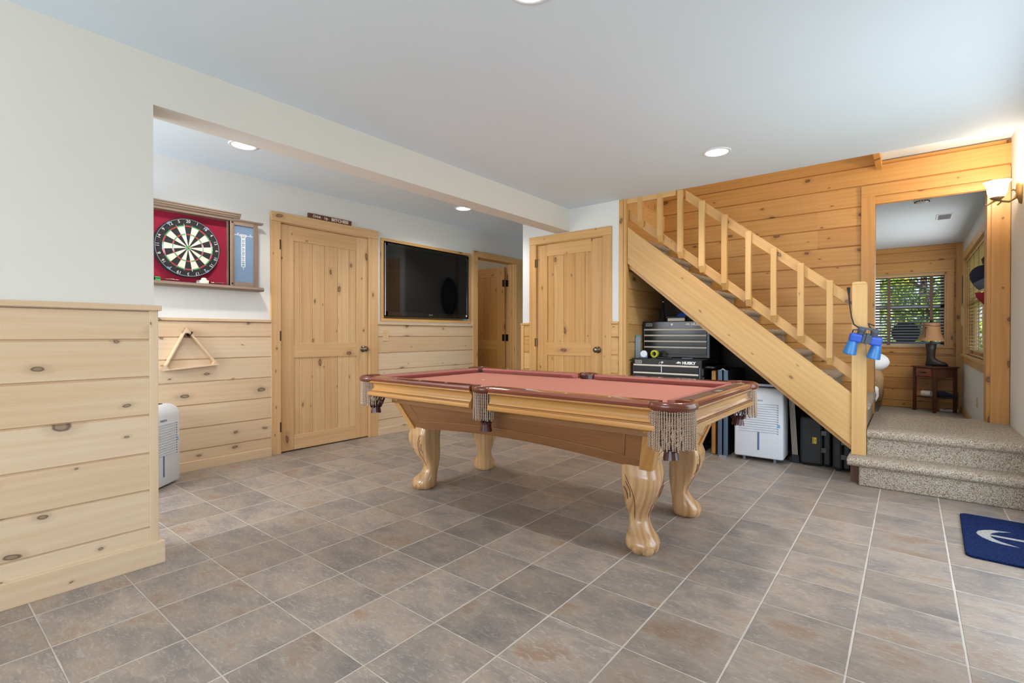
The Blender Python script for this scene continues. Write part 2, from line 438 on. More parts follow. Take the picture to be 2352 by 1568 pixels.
def wall_x(m, x0, x1, ya, yb, za, zb, holes=()):
    """wall slab x0..x1 with rectangular holes (ya,yb,za,zb)"""
    ys = sorted({ya, yb, *[h[0] for h in holes], *[h[1] for h in holes]}); zs = sorted({za, zb, *[h[2] for h in holes], *[h[3] for h in holes]})
    for a, b in zip(ys, ys[1:]):
        for c, d in zip(zs, zs[1:]):
            if any(h[0] <= a+1e-6 and b <= h[1]+1e-6 and h[2] <= c+1e-6 and d <= h[3]+1e-6 for h in holes): continue
            m.box((x0, a, c), (x1, b, d))
    return m
def wall_y(m, y0, y1, xa, xb, za, zb, holes=()):
    xs = sorted({xa, xb, *[h[0] for h in holes], *[h[1] for h in holes]}); zs = sorted({za, zb, *[h[2] for h in holes], *[h[3] for h in holes]})
    for a, b in zip(xs, xs[1:]):
        for c, d in zip(zs, zs[1:]):
            if any(h[0] <= a+1e-6 and b <= h[1]+1e-6 and h[2] <= c+1e-6 and d <= h[3]+1e-6 for h in holes): continue
            m.box((a, y0, c), (b, y1, d))
    return m
CH = .006
def board_px(m, x, y0, y1, z0, z1, t=.018):     # board facing +X, front plane x
    m.prism([(x-t, z0), (x-.010, z0), (x-.010, z0+.0015), (x, z0+CH), (x, z1-CH), (x-.010, z1-.0015), (x-.010, z1), (x-t, z1)], 1, y0, y1)
def board_ny(m, y, x0, x1, z0, z1, t=.018):     # board facing -Y, front plane y
    # prism along x: poly in (y, z)
    m.prism([(y+t, z0), (y+.010, z0), (y+.010, z0+.0015), (y, z0+CH), (y, z1-CH), (y+.010, z1-.0015), (y+.010, z1), (y+t, z1)], 0, x0, x1)

# ------------------------------------------------------------------ SETTING
ZC = 2.355; ZA = 2.405; BX = -2.41; XR = 2.573; YF = -3.2; YW = 3.43
fl = MB(); fl.box((-3.6, YF-.1, -.06), (XR+.02, 4.56, 0)); o = fl.build('floor', 'slate_tile')
struct(o, 'floor of grey brown slate-look square tiles with pale grout', 'floor')
m = MB(); m.box((-.4, 4.56, -.10), (XR+.1, 8.96, -.05)); struct(m.build('floor', 'carpet_beige'), 'beige carpet floor of the bedroom beyond the landing', 'floor')
# ceilings
m = MB(); m.box((-.94, YF-.1, ZC), (XR+.1, 3.45, ZC+.55)); struct(m.build('ceiling', 'paint_ceiling'), 'flat grey-white ceiling of the main room', 'ceiling')
m = MB(); m.box((-3.5, -2.2, ZA), (-.94, 4.95, ZA+.1)); struct(m.build('ceiling', 'paint_ceiling'), 'shaded ceiling of the alcove behind the beam', 'ceiling')
m = MB(); m.box((1.78, 3.45, 2.575), (XR+.1, 4.42, 2.7)); struct(m.build('ceiling', 'paint_ceiling'), 'raised white ceiling strip above the carpeted landing', 'ceiling')
m = MB(); m.box((-.4, 4.56, 2.41), (XR+.1, 8.96, 2.5)); struct(m.build('ceiling', 'paint_ceiling'), 'white bedroom ceiling seen through the doorway', 'ceiling')
m = MB(); m.box((-1.4, 3.45, 3.6), (1.80, 4.6, 3.7)); struct(m.build('ceiling', 'paint_ceiling'), 'ceiling high over the stairwell', 'ceiling')

# left partition with beam
e = sempty('wall_left', 'off-white partition wall and beam with pale pine wainscot on left', 'wall', (-.855, -1.6, 0))
m = MB(); m.box((-.94, YF, 0), (-.78, -.18, ZC)); m.box((-.94, -.18, 2.126), (-.78, YW, ZC)); 
m.box((-.78, YF, 1.17), (-.768, -.18, ZC)); m.box((-.78, -.18, 2.126), (-.768, YW, ZC)); m.build('plaster', 'paint_wall', e, world=True)
m = MB(); zs = [.0, .173, .344, .515, .691, .866, 1.037, 1.172]
for a, b in zip(zs, zs[1:]): board_px(m, -.762, YF, -.198, a, b)
m.build('wainscot_board', 'pine_pale', e, world=True)
m = MB(); m.box((-.965, -.200, 0), (-.757, -.166, 1.172)); m.build('end_trim', 'pine_pale', e, world=True, bevel=.002)
m = MB(); m.box((-.985, YF, 1.172), (-.742, -.155, 1.196)); m.build('cap_rail', 'pine_pale', e, world=True, bevel=.003)
m = MB(); m.box((-.762, YF, 0), (-.742, -.145, .102)); m.box((-.985, -.166, 0), (-.763, -.145, .102)); struct(m.build('baseboard_left', 'pine_pale', bevel=.002), 'pale pine baseboard along the foot of the left partition', 'baseboard')

# alcove back wall (x = BX) with door 1, tv niche, doorway 3
e = sempty('wall_alcove', 'white alcove wall over knotty pine wainscot behind door and television', 'wall', (BX, 1.4, 0))
m = MB(); wall_x(m, BX-.12, BX, -2.1, 4.95, 0, ZA, [(1.21, 2.16, 0, 2.065), (2.335, 3.65, 1.235, 2.06), (3.80, 4.60, 0, 2.075)])
m.build('plaster', 'paint_white', e, world=True)
m = MB(); zs = [0, .159, .332, .511, .689, .868, 1.041, 1.168]
for y0, y1 in ((-2.1, 1.136), (2.256, 3.709)):
    for a, b in zip(zs, zs[1:]): board_px(m, BX+.016, y0, y1, a, b, .016)
m.build('wainscot_board', 'pine_pale', e, world=True)
m = MB()
for y0, y1 in ((-2.1, 1.136), (2.256, 3.709)): m.box((BX, y0, 1.168), (BX+.028, y1, 1.190))
m.build('cap_rail', 'pine_pale', e, world=True, bevel=.002)
m = MB()
for y0, y1 in ((-2.1, 1.136), (2.256, 3.709)): m.box((BX+.016, y0, 0), (BX+.030, y1, .074))
struct(m.build('baseboard_alcove', 'pine_pale', bevel=.002), 'pine baseboard under the alcove wainscot', 'baseboard')
m = MB(); wall_y(m, -2.2, -2.05, -2.6, -.9, 0, ZA, []); struct(m.build('wall_alcove_end', 'paint_wall'), 'end wall of the alcove', 'wall')
m = MB(); wall_y(m, 4.80, 4.95, BX, -1.2, 0, ZA); struct(m.build('wall_hall_end', 'paint_wall'), 'end wall of the hall past the doorway', 'wall')

# wall with door 2
e = sempty('wall_back', 'short white wall around the narrow pine door with pine wainscot', 'wall', (-.8, YW, 0))
m = MB(); wall_y(m, YW, YW+.11, -1.375, -.21, 0, ZA, [(-1.195, -.365, 0, 2.035)]); m.box((-1.375, YW+.11, 0), (-1.26, 4.80, ZA))
m.box((-1.4, YW+.02, ZC), (-.2, YW+.12, 3.6)); m.build('plaster', 'paint_white', e, world=True)
m = MB(); zs = [0, .159, .332, .511, .689, .868, 1.041, 1.168]
for x0, x1 in ((-1.345, -1.27), (-.285, -.215)):
    for a, b in zip(zs, zs[1:]): board_ny(m, YW-.016, x0, x1, a, b, .016)
m.build('wainscot_board', 'pine_warm', e, world=True)
m = MB(); m.box((-1.392, YW-.026, 1.168), (-1.272, YW+.03, 1.190)); m.box((-.283, YW-.026, 1.168), (-.212, YW, 1.190))
m.build('cap_rail', 'pine_warm', e, world=True, bevel=.002)
m = MB(); m.box((-1.385, YW-.022, 0), (-1.348, YW+.02, 1.168)); m.build('corner_trim', 'fir_rail', e, world=True, bevel=.002)

# right wall, rear wall (behind camera)
m = MB(); wall_x(m, XR, XR+.14, YF-.1, 8.96, -.1, 3.0, [(1.16, 3.10, 0.02, 2.06), (5.93, 8.30, .80, 2.10)])
e_r = struct(m.build('wall_right', 'paint_wall'), 'white wall at the right edge of the room', 'wall')
m = MB(); wall_y(m, YF-.14, YF, -1.0, XR+.1, 0, ZC, [(-.6, 2.1, .55, 2.1)]); struct(m.build('wall_front', 'paint_wall'), 'wall behind the viewer with a wide window', 'wall')

# wood plank wall behind the stairs with the bedroom opening
YS = 4.42
e = sempty('wall_stair', 'amber knotty pine plank wall behind the stairs and over the doorway', 'wall', (.6, YS, 0))
m = MB(); m.box((-1.4, YS+.02, 0), (1.70, YS+.14, 3.6)); m.box((1.70, YS+.02, 2.30), (XR, YS+.14, 3.2))
m.box((1.6, YS+.02, -.1), (XR, YS+.14, .36))
m.build('plaster', 'paint_white', e, world=True)
m = MB(); random.seed(11)
zb = [-.05, .12, .293, .466, .64, .815, .99, 1.163, 1.336, 1.51, 1.682, 1.854, 2.029, 2.197, 2.378, 2.541]
for a, b in zip(zb, zb[1:]):
    cut = random.choice([.2, .9, 1.3]) if a > 1.2 else 5
    xe = 1.64 if b < 2.3 else XR
    xs = [-1.4, cut, xe] if cut < 1.6 else [-1.4, xe]
    for x0, x1 in zip(xs, xs[1:]): board_ny(m, YS, x0, x1, a, b, .02)
board_ny(m, YS, 1.74, XR, 2.541, 2.572, .02)
z = 2.541
while z < 3.5:
    board_ny(m, YS, -1.4, 1.74, z, z+.174, .02); z += .174
m.build('plank_board', 'pine_amber', e, world=True)
m = MB(); m.box((-1.4, 3.4, 2.4), (-1.25, 4.45, 3.6)); struct(m.build('wall_stairwell', 'paint_wall'), 'wall at the top of the stairwell', 'wall')
m = MB(); m.box((-1.4, 3.33, 2.905), (1.78, 3.45, 3.7)); m.box((1.78, 3.33, 2.70), (1.9, 4.5, 3.7)); struct(m.build('wall_upper', 'paint_wall'), 'upper walls closing the stairwell', 'wall')
m = MB(); m.box((1.735, 3.46, 2.50), (1.78, YS, 3.6)); struct(m.build('trim_1', 'pine_amber', bevel=.002), 'pine board ending the stairwell opening at the ceiling', 'trim')
m = MB(); m.box((-.2, 3.45, ZC-.045), (.33, 3.475, ZC)); struct(m.build('trim_2', 'fir_rail', bevel=.002), 'narrow pine board under the ceiling edge at the stair top', 'trim')
# boards lining the closet side under the stairs
m = MB()
for a, b in zip(zb, zb[1:]):
    if b < 2.4: board_px(m, -.155, 3.47, YS, max(a, 0), b, .018)
m.box((-.20, 3.47, 0), (-.172, YS, ZC+.3)); struct(m.build('wall_understairs', 'pine_warm'), 'pine boarded side wall under the top of the stairs', 'wall')
m = MB(); m.prism([(-.15, 0), (1.66, 0), (1.66, .34), (-.15, 1.80)], 1, 4.36, 4.38); struct(m.build('wall_shade_board', 'darkness_panel'), 'added dark board painting in the shade under the stairs', 'wall')  # added board, its dark colour stands for the shade below the flight
m = MB(); m.box((-.212, 3.425, 0), (-.172, 3.48, ZC)); m.box((-.172, 3.435, 0), (-.141, 3.49, ZC)); struct(m.build('trim_3', 'fir_rail', bevel=.003), 'tall pine corner post where the stair side begins', 'trim')
# bedroom opening
e = sempty('door_5', 'wide pine cased opening from the landing into the bedroom', 'doorway', (2.1, YS, .375))
m = MB(); m.box((1.632, YS-.022, .375), (1.731, YS, 2.268)); m.box((2.462, YS-.022, .375), (XR-.003, YS, 2.268)); m.box((1.632, YS-.022, 2.268), (XR-.003, YS, 2.368))
m.build('casing', 'pine_amber', e, world=True, bevel=.003)
m = MB(); m.box((1.70, YS, -.05), (1.731, YS+.16, 2.29)); m.box((2.44, YS, -.05), (2.49, YS+.16, 2.29)); m.box((1.70, YS, 2.268), (2.49, YS+.16, 2.30))
m.build('jamb', 'pine_amber', e, world=True, bevel=.002)
# bedroom walls
e = sempty('wall_bedroom', 'pine plank end wall of the bedroom around the window', 'wall', (1.2, 8.8, -.05))
m = MB(); wall_y(m, 8.82, 8.96, -.4, XR+.1, -.1, 2.5, [(1.46, 2.39, .90, 1.99)]); m.build('plaster', 'paint_white', e, world=True)
m = MB(); zb2 = [-.05, .06, .23, .405, .58, .755, .93, 1.105, 1.28, 1.455, 1.63, 1.805, 1.98, 2.15, 2.33, 2.41]
for a, b in zip(zb2, zb2[1:]):
    if b < .8 or a > 1.98: board_ny(m, 8.80, .3, 2.53, a, b, .02)
    else: board_ny(m, 8.80, .3, 1.46, a, b, .02); board_ny(m, 8.80, 2.39, 2.53, a, b, .02)
board_ny(m, 8.80, 1.46, 2.39, .755, .80, .02)
m.build('plank_board', 'pine_amber', e, world=True)
m = MB(); m.box((2.50, 8.775, -.05), (XR, 8.80, 2.41)); m.build('corner_trim', 'pine_amber', e, world=True, bevel=.002)
m = MB(); m.box((-.4, 4.56, -.1), (-.3, 8.9, 2.5)); struct(m.build('wall_bedroom_left', 'paint_wall'), 'left wall of the bedroom', 'wall')
m = MB(); m.box((XR-.018, 4.58, -.05), (XR, 8.8, .04)); struct(m.build('baseboard_bedroom', 'pine_warm', bevel=.002), 'pine baseboard along the right bedroom wall', 'baseboard')

# ------------------------------------------------------------------ DOORS (local: x along width, z up, front = -y)
def knob_obj(e, x, z, y=-.0):
    m = MB(); TT = Tr((x, y, z)) @ Rx(PI/2)
    m.lathe([(0.0001, 0), (.033, 0), (.034, .004), (.030, .009), (.014, .012), (.012, .030), (.018, .034), (.027, .040), (.029, .052), (.024, .062), (.012, .066), (.0001, .066)], TT, 20)
    return m.build('door_knob', 'nickel', e, smooth='all')
def pine_door(name, label, loc, rz, x0, x1, px, rails, ztop, mat, hinges, knob_z, casing, ctop):
    e = sempty(name, label, 'door', loc, rz)
    # slab: stiles, rails and grooved planks as one leaf
    m = MB(); zb0 = .012
    m.box((x0+.003, .004, zb0), (px[0], .040, ztop), 2); m.box((px[-1], .004, zb0), (x1-.003, .040, ztop), 2)
    for a, b in rails: m.box((px[0], .004, a), (px[-1], .040, b), 0)
    for a, b in zip(px, px[1:]):
        m.prism([(a, .036), (a, .017), (a+.004, .012), (b-.004, .012), (b, .017), (b, .036)], 2, zb0+.05, ztop-.03)
    m.build('door_leaf', mat, e, bevel=.0015)
    m = MB(); c0, c1 = casing
    m.box((c0, -.022, 0), (x0, 0, ztop+.01), 2); m.box((x1, -.022, 0), (c1, 0, ztop+.01), 2); m.box((c0, -.026, ztop+.01), (c1, 0, ctop), 0)
    m.build('casing', mat, e, bevel=.003)
    m = MB(); m.box((x0-.012, 0, 0), (x0, .11, ztop+.015), 2); m.box((x1, 0, 0), (x1+.012, .11, ztop+.015), 2); m.box((x0-.012, 0, ztop+.004), (x1+.012, .11, ztop+.016), 0)
    m.box((x0-.012, .05, 0), (x1+.012, .11, ztop+.01), 2)
    m.build('jamb', mat, e)
    for z in hinges:
        m = MB(); m.tube([(x0+.001, -.004, z-.045), (x0+.001, -.004, z+.045)], .006, 8); m.box((x0-.012, -.0235, z-.044), (x0, -.021, z+.044)); m.build('hinge', 'bronze', e)
    knob_obj(e, x1-.062, knob_z, .004)
    return e
# door 1 on the alcove wall, facing +X: local x -> +Y
pine_door('door_1', 'wide knotty pine plank door below the drink sign', (BX, 1.2, 0), PI/2, .023, .948, [.155, .213, .341, .471, .606, .733, .813],
          [(.012, .143), (.849, .982), (1.914, 2.052)], 2.052, 'pine_door', (1.86, 1.05, .24), .916, (-.064, 1.056), 2.147)
pine_door('door_2', 'narrower knotty pine plank door right of the beam end', (-1.2, YW, 0), 0, .018, .822, [.150, .227, .352, .484, .607, .681],
          [(.012, .16), (.848, .9815), (1.899, 2.024)], 2.022, 'pine_warm', (1.83, .98, .2), .914, (-.07, .915), 2.116)
# door 3: open doorway in alcove wall, leaf swung into the room beyond
e = sempty('door_3', 'pine door standing open in the doorway right of the television', 'door', (BX, 4.2, 0))
m = MB(); m.box((BX, 3.709, 0), (BX+.022, 3.80, 2.066), 2); m.box((BX, 4.60, 0), (BX+.022, 4.74, 2.066), 2); m.box((BX, 3.709, 2.066), (BX+.024, 4.76, 2.140), 1)
m.build('casing', 'pine_warm', e, world=True, bevel=.003)
m = MB(); m.box((BX-.16, 3.79, 0), (BX, 3.80, 2.07), 2); m.box((BX-.164, 4.595, 0), (BX, 4.612, 2.07), 2); m.box((BX-.14, 3.79, 2.066), (BX, 4.61, 2.08), 1); m.box((BX-.09, 4.588, 0), (BX-.05, 4.60, 2.066), 2)
m.build('jamb', 'pine_warm', e, world=True, bevel=.002)
m = MB(); lx0, lx1 = BX-.165, BX-.165-.79; px = [lx0-.135, lx0-.27, lx0-.39, lx0-.52, lx0-.66]
m.box((lx0, 4.555, .012), (px[0], 4.59, 2.03), 2); m.box((px[-1], 4.555, .012), (lx1, 4.59, 2.03), 2)
for a, b in ((.012, .15), (.85, .985), (1.90, 2.03)): m.box((px[0], 4.555, a), (px[-1], 4.59, b), 0)
for a, b in zip(px, px[1:]): m.prism([(a, 4.585), (a, 4.567), (a-.004, 4.562), (b+.004, 4.562), (b, 4.567), (b, 4.585)], 2, .05, 2.0)
m.build('door_leaf', 'pine_amber', e, world=True, bevel=.0015)
for z in (1.80, 1.02, .25):
    m = MB(); m.tube([(lx0+.006, 4.55, z-.05), (lx0+.006, 4.55, z+.05)], .007, 8); m.box((lx0-.032, 4.5515, z-.048), (lx0+.0, 4.5555, z+.048)); m.box((lx0+.01, 4.584, z-.048), (lx0+.05, 4.5885, z+.048)); m.build('hinge', 'iron_black', e, world=True)
# room beyond door 3
m = MB(); wall_y(m, 4.7, 4.8, -4.4, BX-.12, 0, 2.5); wall_y(m, 3.0, 3.1, -4.4, BX-.12, 0, 2.5); wall_x(m, -4.5, -4.4, 3.0, 4.8, 0, 2.5); m.box((-4.5, 3.0, 2.38), (BX-.12, 4.8, 2.5)); m.box((-4.5, 3.0, -.05), (-3.55, 4.8, 0))
struct(m.build('wall_side_room', 'paint_wall'), 'cream walls and ceiling of the side room behind the open door', 'wall')
lamp('side_room_bulb', 'POINT', (-3.5, 3.5, 2.1), 4.5, (1, .82, .6), size=.08)
# patio door and rear window frames (outside the picture)
e = sempty('door_4', 'glazed patio door in the right wall', 'door', (XR+.07, 2.13, 0))
m = MB()
for y in (1.16, 2.10, 3.04): m.box((XR+.05, y, .02), (XR+.10, y+.06, 2.06))
for z in (.02, 2.0): m.box((XR+.05, 1.16, z), (XR+.10, 3.10, z+.06))
m.build('door_frame', 'sash_white', e, world=True)
m = MB(); m.box((XR+.07, 1.2, .06), (XR+.074, 3.06, 2.02)); m.build('pane', 'clear_glass', e, world=True)
e = sempty('window_3', 'wide window behind the viewer', 'window', (.75, YF-.07, .55))
m = MB()
for x in (-.6, .72, 2.04): m.box((x, YF-.10, .55), (x+.06, YF-.05, 2.1))
for z in (.55, 2.04): m.box((-.6, YF-.10, z), (2.1, YF-.05, z+.06))
m.build('sash', 'sash_white', e, world=True)

# tv niche frame
m = MB(); y0, y1, z0, z1 = 2.30, 3.687, 1.205, 2.090
for (a, b, c, d) in ((y0, y0+.035, z0, z1), (y1-.035, y1, z0, z1)): m.box((BX-.10, a, c+.0305), (BX+.0138, b, d-.0305), 2)
m.box((BX-.10, y0, z0), (BX+.014, y1, z0+.03), 1); m.box((BX-.10, y0, z1-.03), (BX+.014, y1, z1), 1); m.box((BX-.118, y0, z0), (BX-.101, y1, z1), 1)
struct(m.build('trim_4', 'fir_rail', bevel=.002), 'pine lined wall niche around the television', 'trim')
# television
e = thing('television', 'black flat television with glossy screen in the pine niche', 'television', (BX-.02, 2.94, 1.262))
TX = BX+.028
m = MB(); m.box((TX-.09, 2.345, 1.262), (TX-.012, 3.620, 2.045)); m.build('casing', 'black_plastic', e, world=True, bevel=.006)
m = MB(); 
for (a, b, c, d) in ((2.345, 2.375, 1.262, 2.045), (3.590, 3.620, 1.262, 2.045), (2.345, 3.620, 1.262, 1.315), (2.345, 3.620, 2.012, 2.045)): m.box((TX-.012, a, c), (TX, b, d))
m.build('bezel', 'black_gloss', e, world=True, bevel=.003)
m = MB(); m.box((TX-.012, 2.375, 1.315), (TX-.006, 3.590, 2.012)); m.build('screen', 'black_screen', e, world=True)
m = MB(); m.tube([(TX-.002, 2.343, 1.27), (TX-.002, 2.343, 2.04)], .005, 8); m.build('edge_strip', 'steel', e, world=True)
m = MB(); m.mesh(text_me('SONY', .022, .0005), Tr((TX+.0008, 2.985, 1.288)) @ FACE_PX); m.build('maker_mark', 'steel', e, world=True)
m = MB(); m.box((TX, 3.570, 1.285), (TX+.001, 3.592, 1.307)); m.build('sticker', 'print_white', e, world=True)

# ------------------------------------------------------------------ STAIRCASE
e = thing('staircase', 'carpeted staircase with pine stringer and railing climbing left', 'staircase', (1.69, 3.48, 0))
SL = -.8107
m = MB(); m.prism([(-.140, 2.094), (1.645, .632), (1.645, .245), (-.140, 1.745)], 1, 3.455, 3.495, grain=0)
# grain along the slope: rebuild uv
ang = math.atan(.8107)
bm = m.bm
for f in bm.faces:
    for l in f.loops:
        c = l.vert.co; l[m.uv].uv = (c.x*math.cos(ang)-c.z*math.sin(ang)+7.3, c.x*math.sin(ang)+c.z*math.cos(ang)+3.1+c.y)
m.build('stringer', 'fir_pale', e, world=True, bevel=.004)
m = MB(); m.prism([(-.140, 1.80), (1.645, .33), (1.645, .205), (-.140, 1.705)], 1, 3.496, 3.535, grain=0); m.build('carriage', 'pine_warm', e, world=True)
def slope_beam(name, xa, za, xb, zb, hgt, y0, y1, mat):
    m = MB(); m.prism([(xa, za), (xb, zb), (xb, zb-hgt), (xa, za-hgt)], 1, y0, y1, grain=0)
    for f in m.bm.faces:
        for l in f.loops:
            c = l.vert.co; l[m.uv].uv = (c.x*math.cos(ang)-c.z*math.sin(ang)+9.3, c.x*math.sin(ang)+c.z*math.cos(ang)+5.7+c.y)
    return m.build(name, mat, e, world=True, bevel=.004)
slope_beam('handrail', .405, ZC-.002, 1.645, 1.350, .092, 3.485, 3.523, 'fir_rail')
slope_beam('bottom_rail', -.150, 2.272, 1.645, .814, .092, 3.497, 3.535, 'fir_rail')
for x0, x1, zb_, zt in ((-.035, .015, 2.075, 2.352), (.157, .203, 1.915, 2.352), (.344, .389, 1.748, 2.352), (.533, .579, 1.606, 2.226), (.722, .767, 1.445, 2.077),
                        (.912, .955, 1.298, 1.914), (1.10, 1.141, 1.163, 1.751), (1.288, 1.332, 1.0, 1.617), (1.481, 1.520, .837, 1.473)):
    m = MB(); ya, yb = 3.447, 3.485; 
    if zt > 2.3: pr = [(ya, zb_+.055), (yb, zb_), (yb, zt), (ya, zt)]
    else: pr = [(ya, zb_+.055), (yb, zb_), (yb, zt), (ya+.006, zt), (ya, zt-.012)]
    m.prism(pr, 0, x0, x1, grain=2); m.build('baluster', 'fir_rail', e, world=True, bevel=.002)
m = MB(); m.box((1.640, 3.440, .192), (1.729, 3.530, 1.430)); m.prism([(1.640, 1.430), (1.729, 1.430), (1.729, 1.436), (1.719, 1.449), (1.650, 1.449), (1.640, 1.436)], 1, 3.440, 3.530, grain=2)
m.build('newel_post', 'fir_pale', e, world=True, bevel=.004)
m = MB(); m.box((1.640, 3.40, 0), (1.695, 3.46, .152)); m.build('post_foot', 'walnut', e, world=True)
# flight: carpet covered steps
def arcpts(cx, cz, r, a0, a1, n=6): return [(cx+r*math.cos(math.radians(a0+(a1-a0)*i/n)), cz+r*math.sin(math.radians(a0+(a1-a0)*i/n))) for i in range(n+1)]
# main flight, climbing towards -X
P_ = []; x = 1.745; z = .566
for k in range(12):
    P_.append((x-.022, z-.052)); P_ += arcpts(x-.022, z-.026, .026, -90, 90, 5)[::1]
    x -= .2295; z += .1815; P_.append((x-.022, z-.1815))
P_ += [(x-.022, 2.42), (1.55, .44), (1.722, .30)]
m = MB(); m.prism(P_, 1, 3.497, 4.415); m.build('stair_carpet', 'carpet_beige', e, world=True, smooth=True)
# two lower steps and landing, facing -Y   (poly in (y, z), extruded along x)
m = MB()
m.prism([(3.325, 0), (3.325, .15)] + [(3.62, .15), (3.62, 0)], 0, 1.694, XR-.002)
m.prism(arcpts(3.318, .166, .030, 270, 90, 8)+[(3.62, .194), (3.62, .136)], 0, 1.625, XR-.002)
m.build('first_step_carpet', 'carpet_beige', e, world=True, smooth=True, bevel=.01)
m = MB(); m.prism([(3.492, .19), (3.492, .33)] + arcpts(3.492, .345, .031, 250, 90, 8) + [(4.56, .378), (4.56, .0), (3.62, 0), (3.62, .19)], 0, 1.732, XR-.002)
m.build('landing_carpet', 'carpet_beige', e, world=True, smooth=True)

# ------------------------------------------------------------------ POOL TABLE
PX, PY, PZ = .145, 1.665, .781
HL, HW = 1.12, .617
t = thing('pool_table', 'carved oak pool table with red cloth and fringed leather pockets', 'pool table', (PX, PY, 0))
cg = .125       # corner gap
mg = .068       # half gap at the side pockets
def rail_seg(axis, sgn, a, b):
    """one rail along local axis; sgn side; outer edge at sgn*H"""
    H = HW if axis == 0 else HL
    cap = [(H-.002, PZ-.020), (H+.003, PZ-.012), (H+.001, PZ-.004), (H-.010, PZ), (H-.085, PZ), (H-.085, PZ-.030), (H-.012, PZ-.030), (H-.002, PZ-.026)]
    fr = [(H-.012, PZ-.022), (H-.001, PZ-.026), (H+.002, PZ-.031), (H-.002, PZ-.037), (H-.008, PZ-.040), (H-.017, PZ-.050), (H-.020, PZ-.062), (H-.016, PZ-.076), (H-.006, PZ-.088), (H-.007, PZ-.0905),
          (H-.002, PZ-.092), (H-.003, PZ-.0965), (H+.004, PZ-.099), (H+.007, PZ-.108), (H+.005, PZ-.120), (H-.006, PZ-.127), (H-.040, PZ-.127), (H-.06, PZ-.03)]
    cu = [(H-.085, PZ-.002), (H-.088, PZ-.001), (H-.128, PZ-.006), (H-.133, PZ-.012), (H-.112, PZ-.034), (H-.085, PZ-.034)]
    for nm, poly, mat in (('rail_cap', cap, 'mahogany'), ('rail_frieze', fr, 'oak_gold' if axis == 0 else 'oak_pale')):
        m = MB(); m.prism([(sgn*p[0], p[1]) for p in poly], axis, a, b); m.build(nm, mat, t, smooth=True)
    m = MB()
    for zl, ol in ((PZ-.0900, .0045), (PZ-.0975, .0015), (PZ-.0400, .0075), (PZ-.0255, .0005)):
        q_ = sorted((sgn*(H-ol-.003), sgn*(H-ol+.0014)))
        m.prism([(q_[0], zl-.0011), (q_[1], zl-.0011), (q_[1], zl+.0011), (q_[0], zl+.0011)], axis, a, b)
    m.build('moulding_shade_line', 'walnut', t)  # dark strips paint shade into the frieze grooves and under the cap
    m = MB(); k = .030
    pts = [(sgn*p[0], p[1]) for p in cu]; A = []; 
    for q, aa in ((0, a), (1, b)):
        ring = []
        for (pp, zz), (po, _) in zip(pts, cu):
            d = (H-.085-po)/.048*k*(1 if q == 0 else -1)
            c = [aa+d, pp, zz] if axis == 0 else [pp, aa+d, zz]
            ring.append(c)
        A.append(ring)
    m.loft(A, ax=axis); m.build('cushion', 'felt_shaded', t, smooth=True)
for s_ in (-1, 1):
    rail_seg(0, s_, -HL+cg, -mg); rail_seg(0, s_, mg, HL-cg)
    rail_seg(1, s_, -HW+cg, HW-cg)
# sights on the near rails
for sy in (-1, 1):
    for i in range(1, 4):
        for sx_ in (-1, 1):
            xx = sx_*(mg+ (HL-cg-mg)*i/4); m = MB(); m.box((xx-.006, sy*(HW-.045)-.006, PZ), (xx+.006, sy*(HW-.045)+.006, PZ+.0006), 0); m.build('rail_sight', 'print_cream', t)
m = MB(); m.box((HL-.062, -.085, PZ), (HL-.022, .065, PZ+.0008)); m.build('name_plate', 'iron_black', t)
m = MB(); m.box((HL-.056, -.045, PZ+.0008), (HL-.028, .028, PZ+.0014)); m.build('name_plate_inlay', 'steel', t)
m = MB(); m.box((HL-.080, -HW+cg+.02, PZ), (HL-.020, HW-cg-.05, PZ+.0004)); m.build('walnut_inlay', 'walnut', t)
# cloth bed with notches for the pockets
zb = PZ-.036
out = []
def notch(cx, cy, r, a0, a1, n=10): return [(cx+r*math.cos(math.radians(a0+(a1-a0)*i/n)), cy+r*math.sin(math.radians(a0+(a1-a0)*i/n))) for i in range(n+1)]
bx, by = HL-.085, HW-.085
out += notch(-bx+.0, -by+.0, .06, 90, 0) + notch(0, -by-.015, .055, 180, 0) + notch(bx, -by, .06, 180, 90) + notch(bx, by, .06, 270, 180) + notch(0, by+.015, .055, 360, 180) + notch(-bx, by, .06, 360, 270)
m = MB(); m.prism(out, 2, zb-.03, zb); m.build('bed_cloth', 'felt_red', t)
m = MB(); m.ball((-.52, 0, zb+.0003), (.012, .012, .0006), 12); m.build('foot_spot', 'print_white', t)
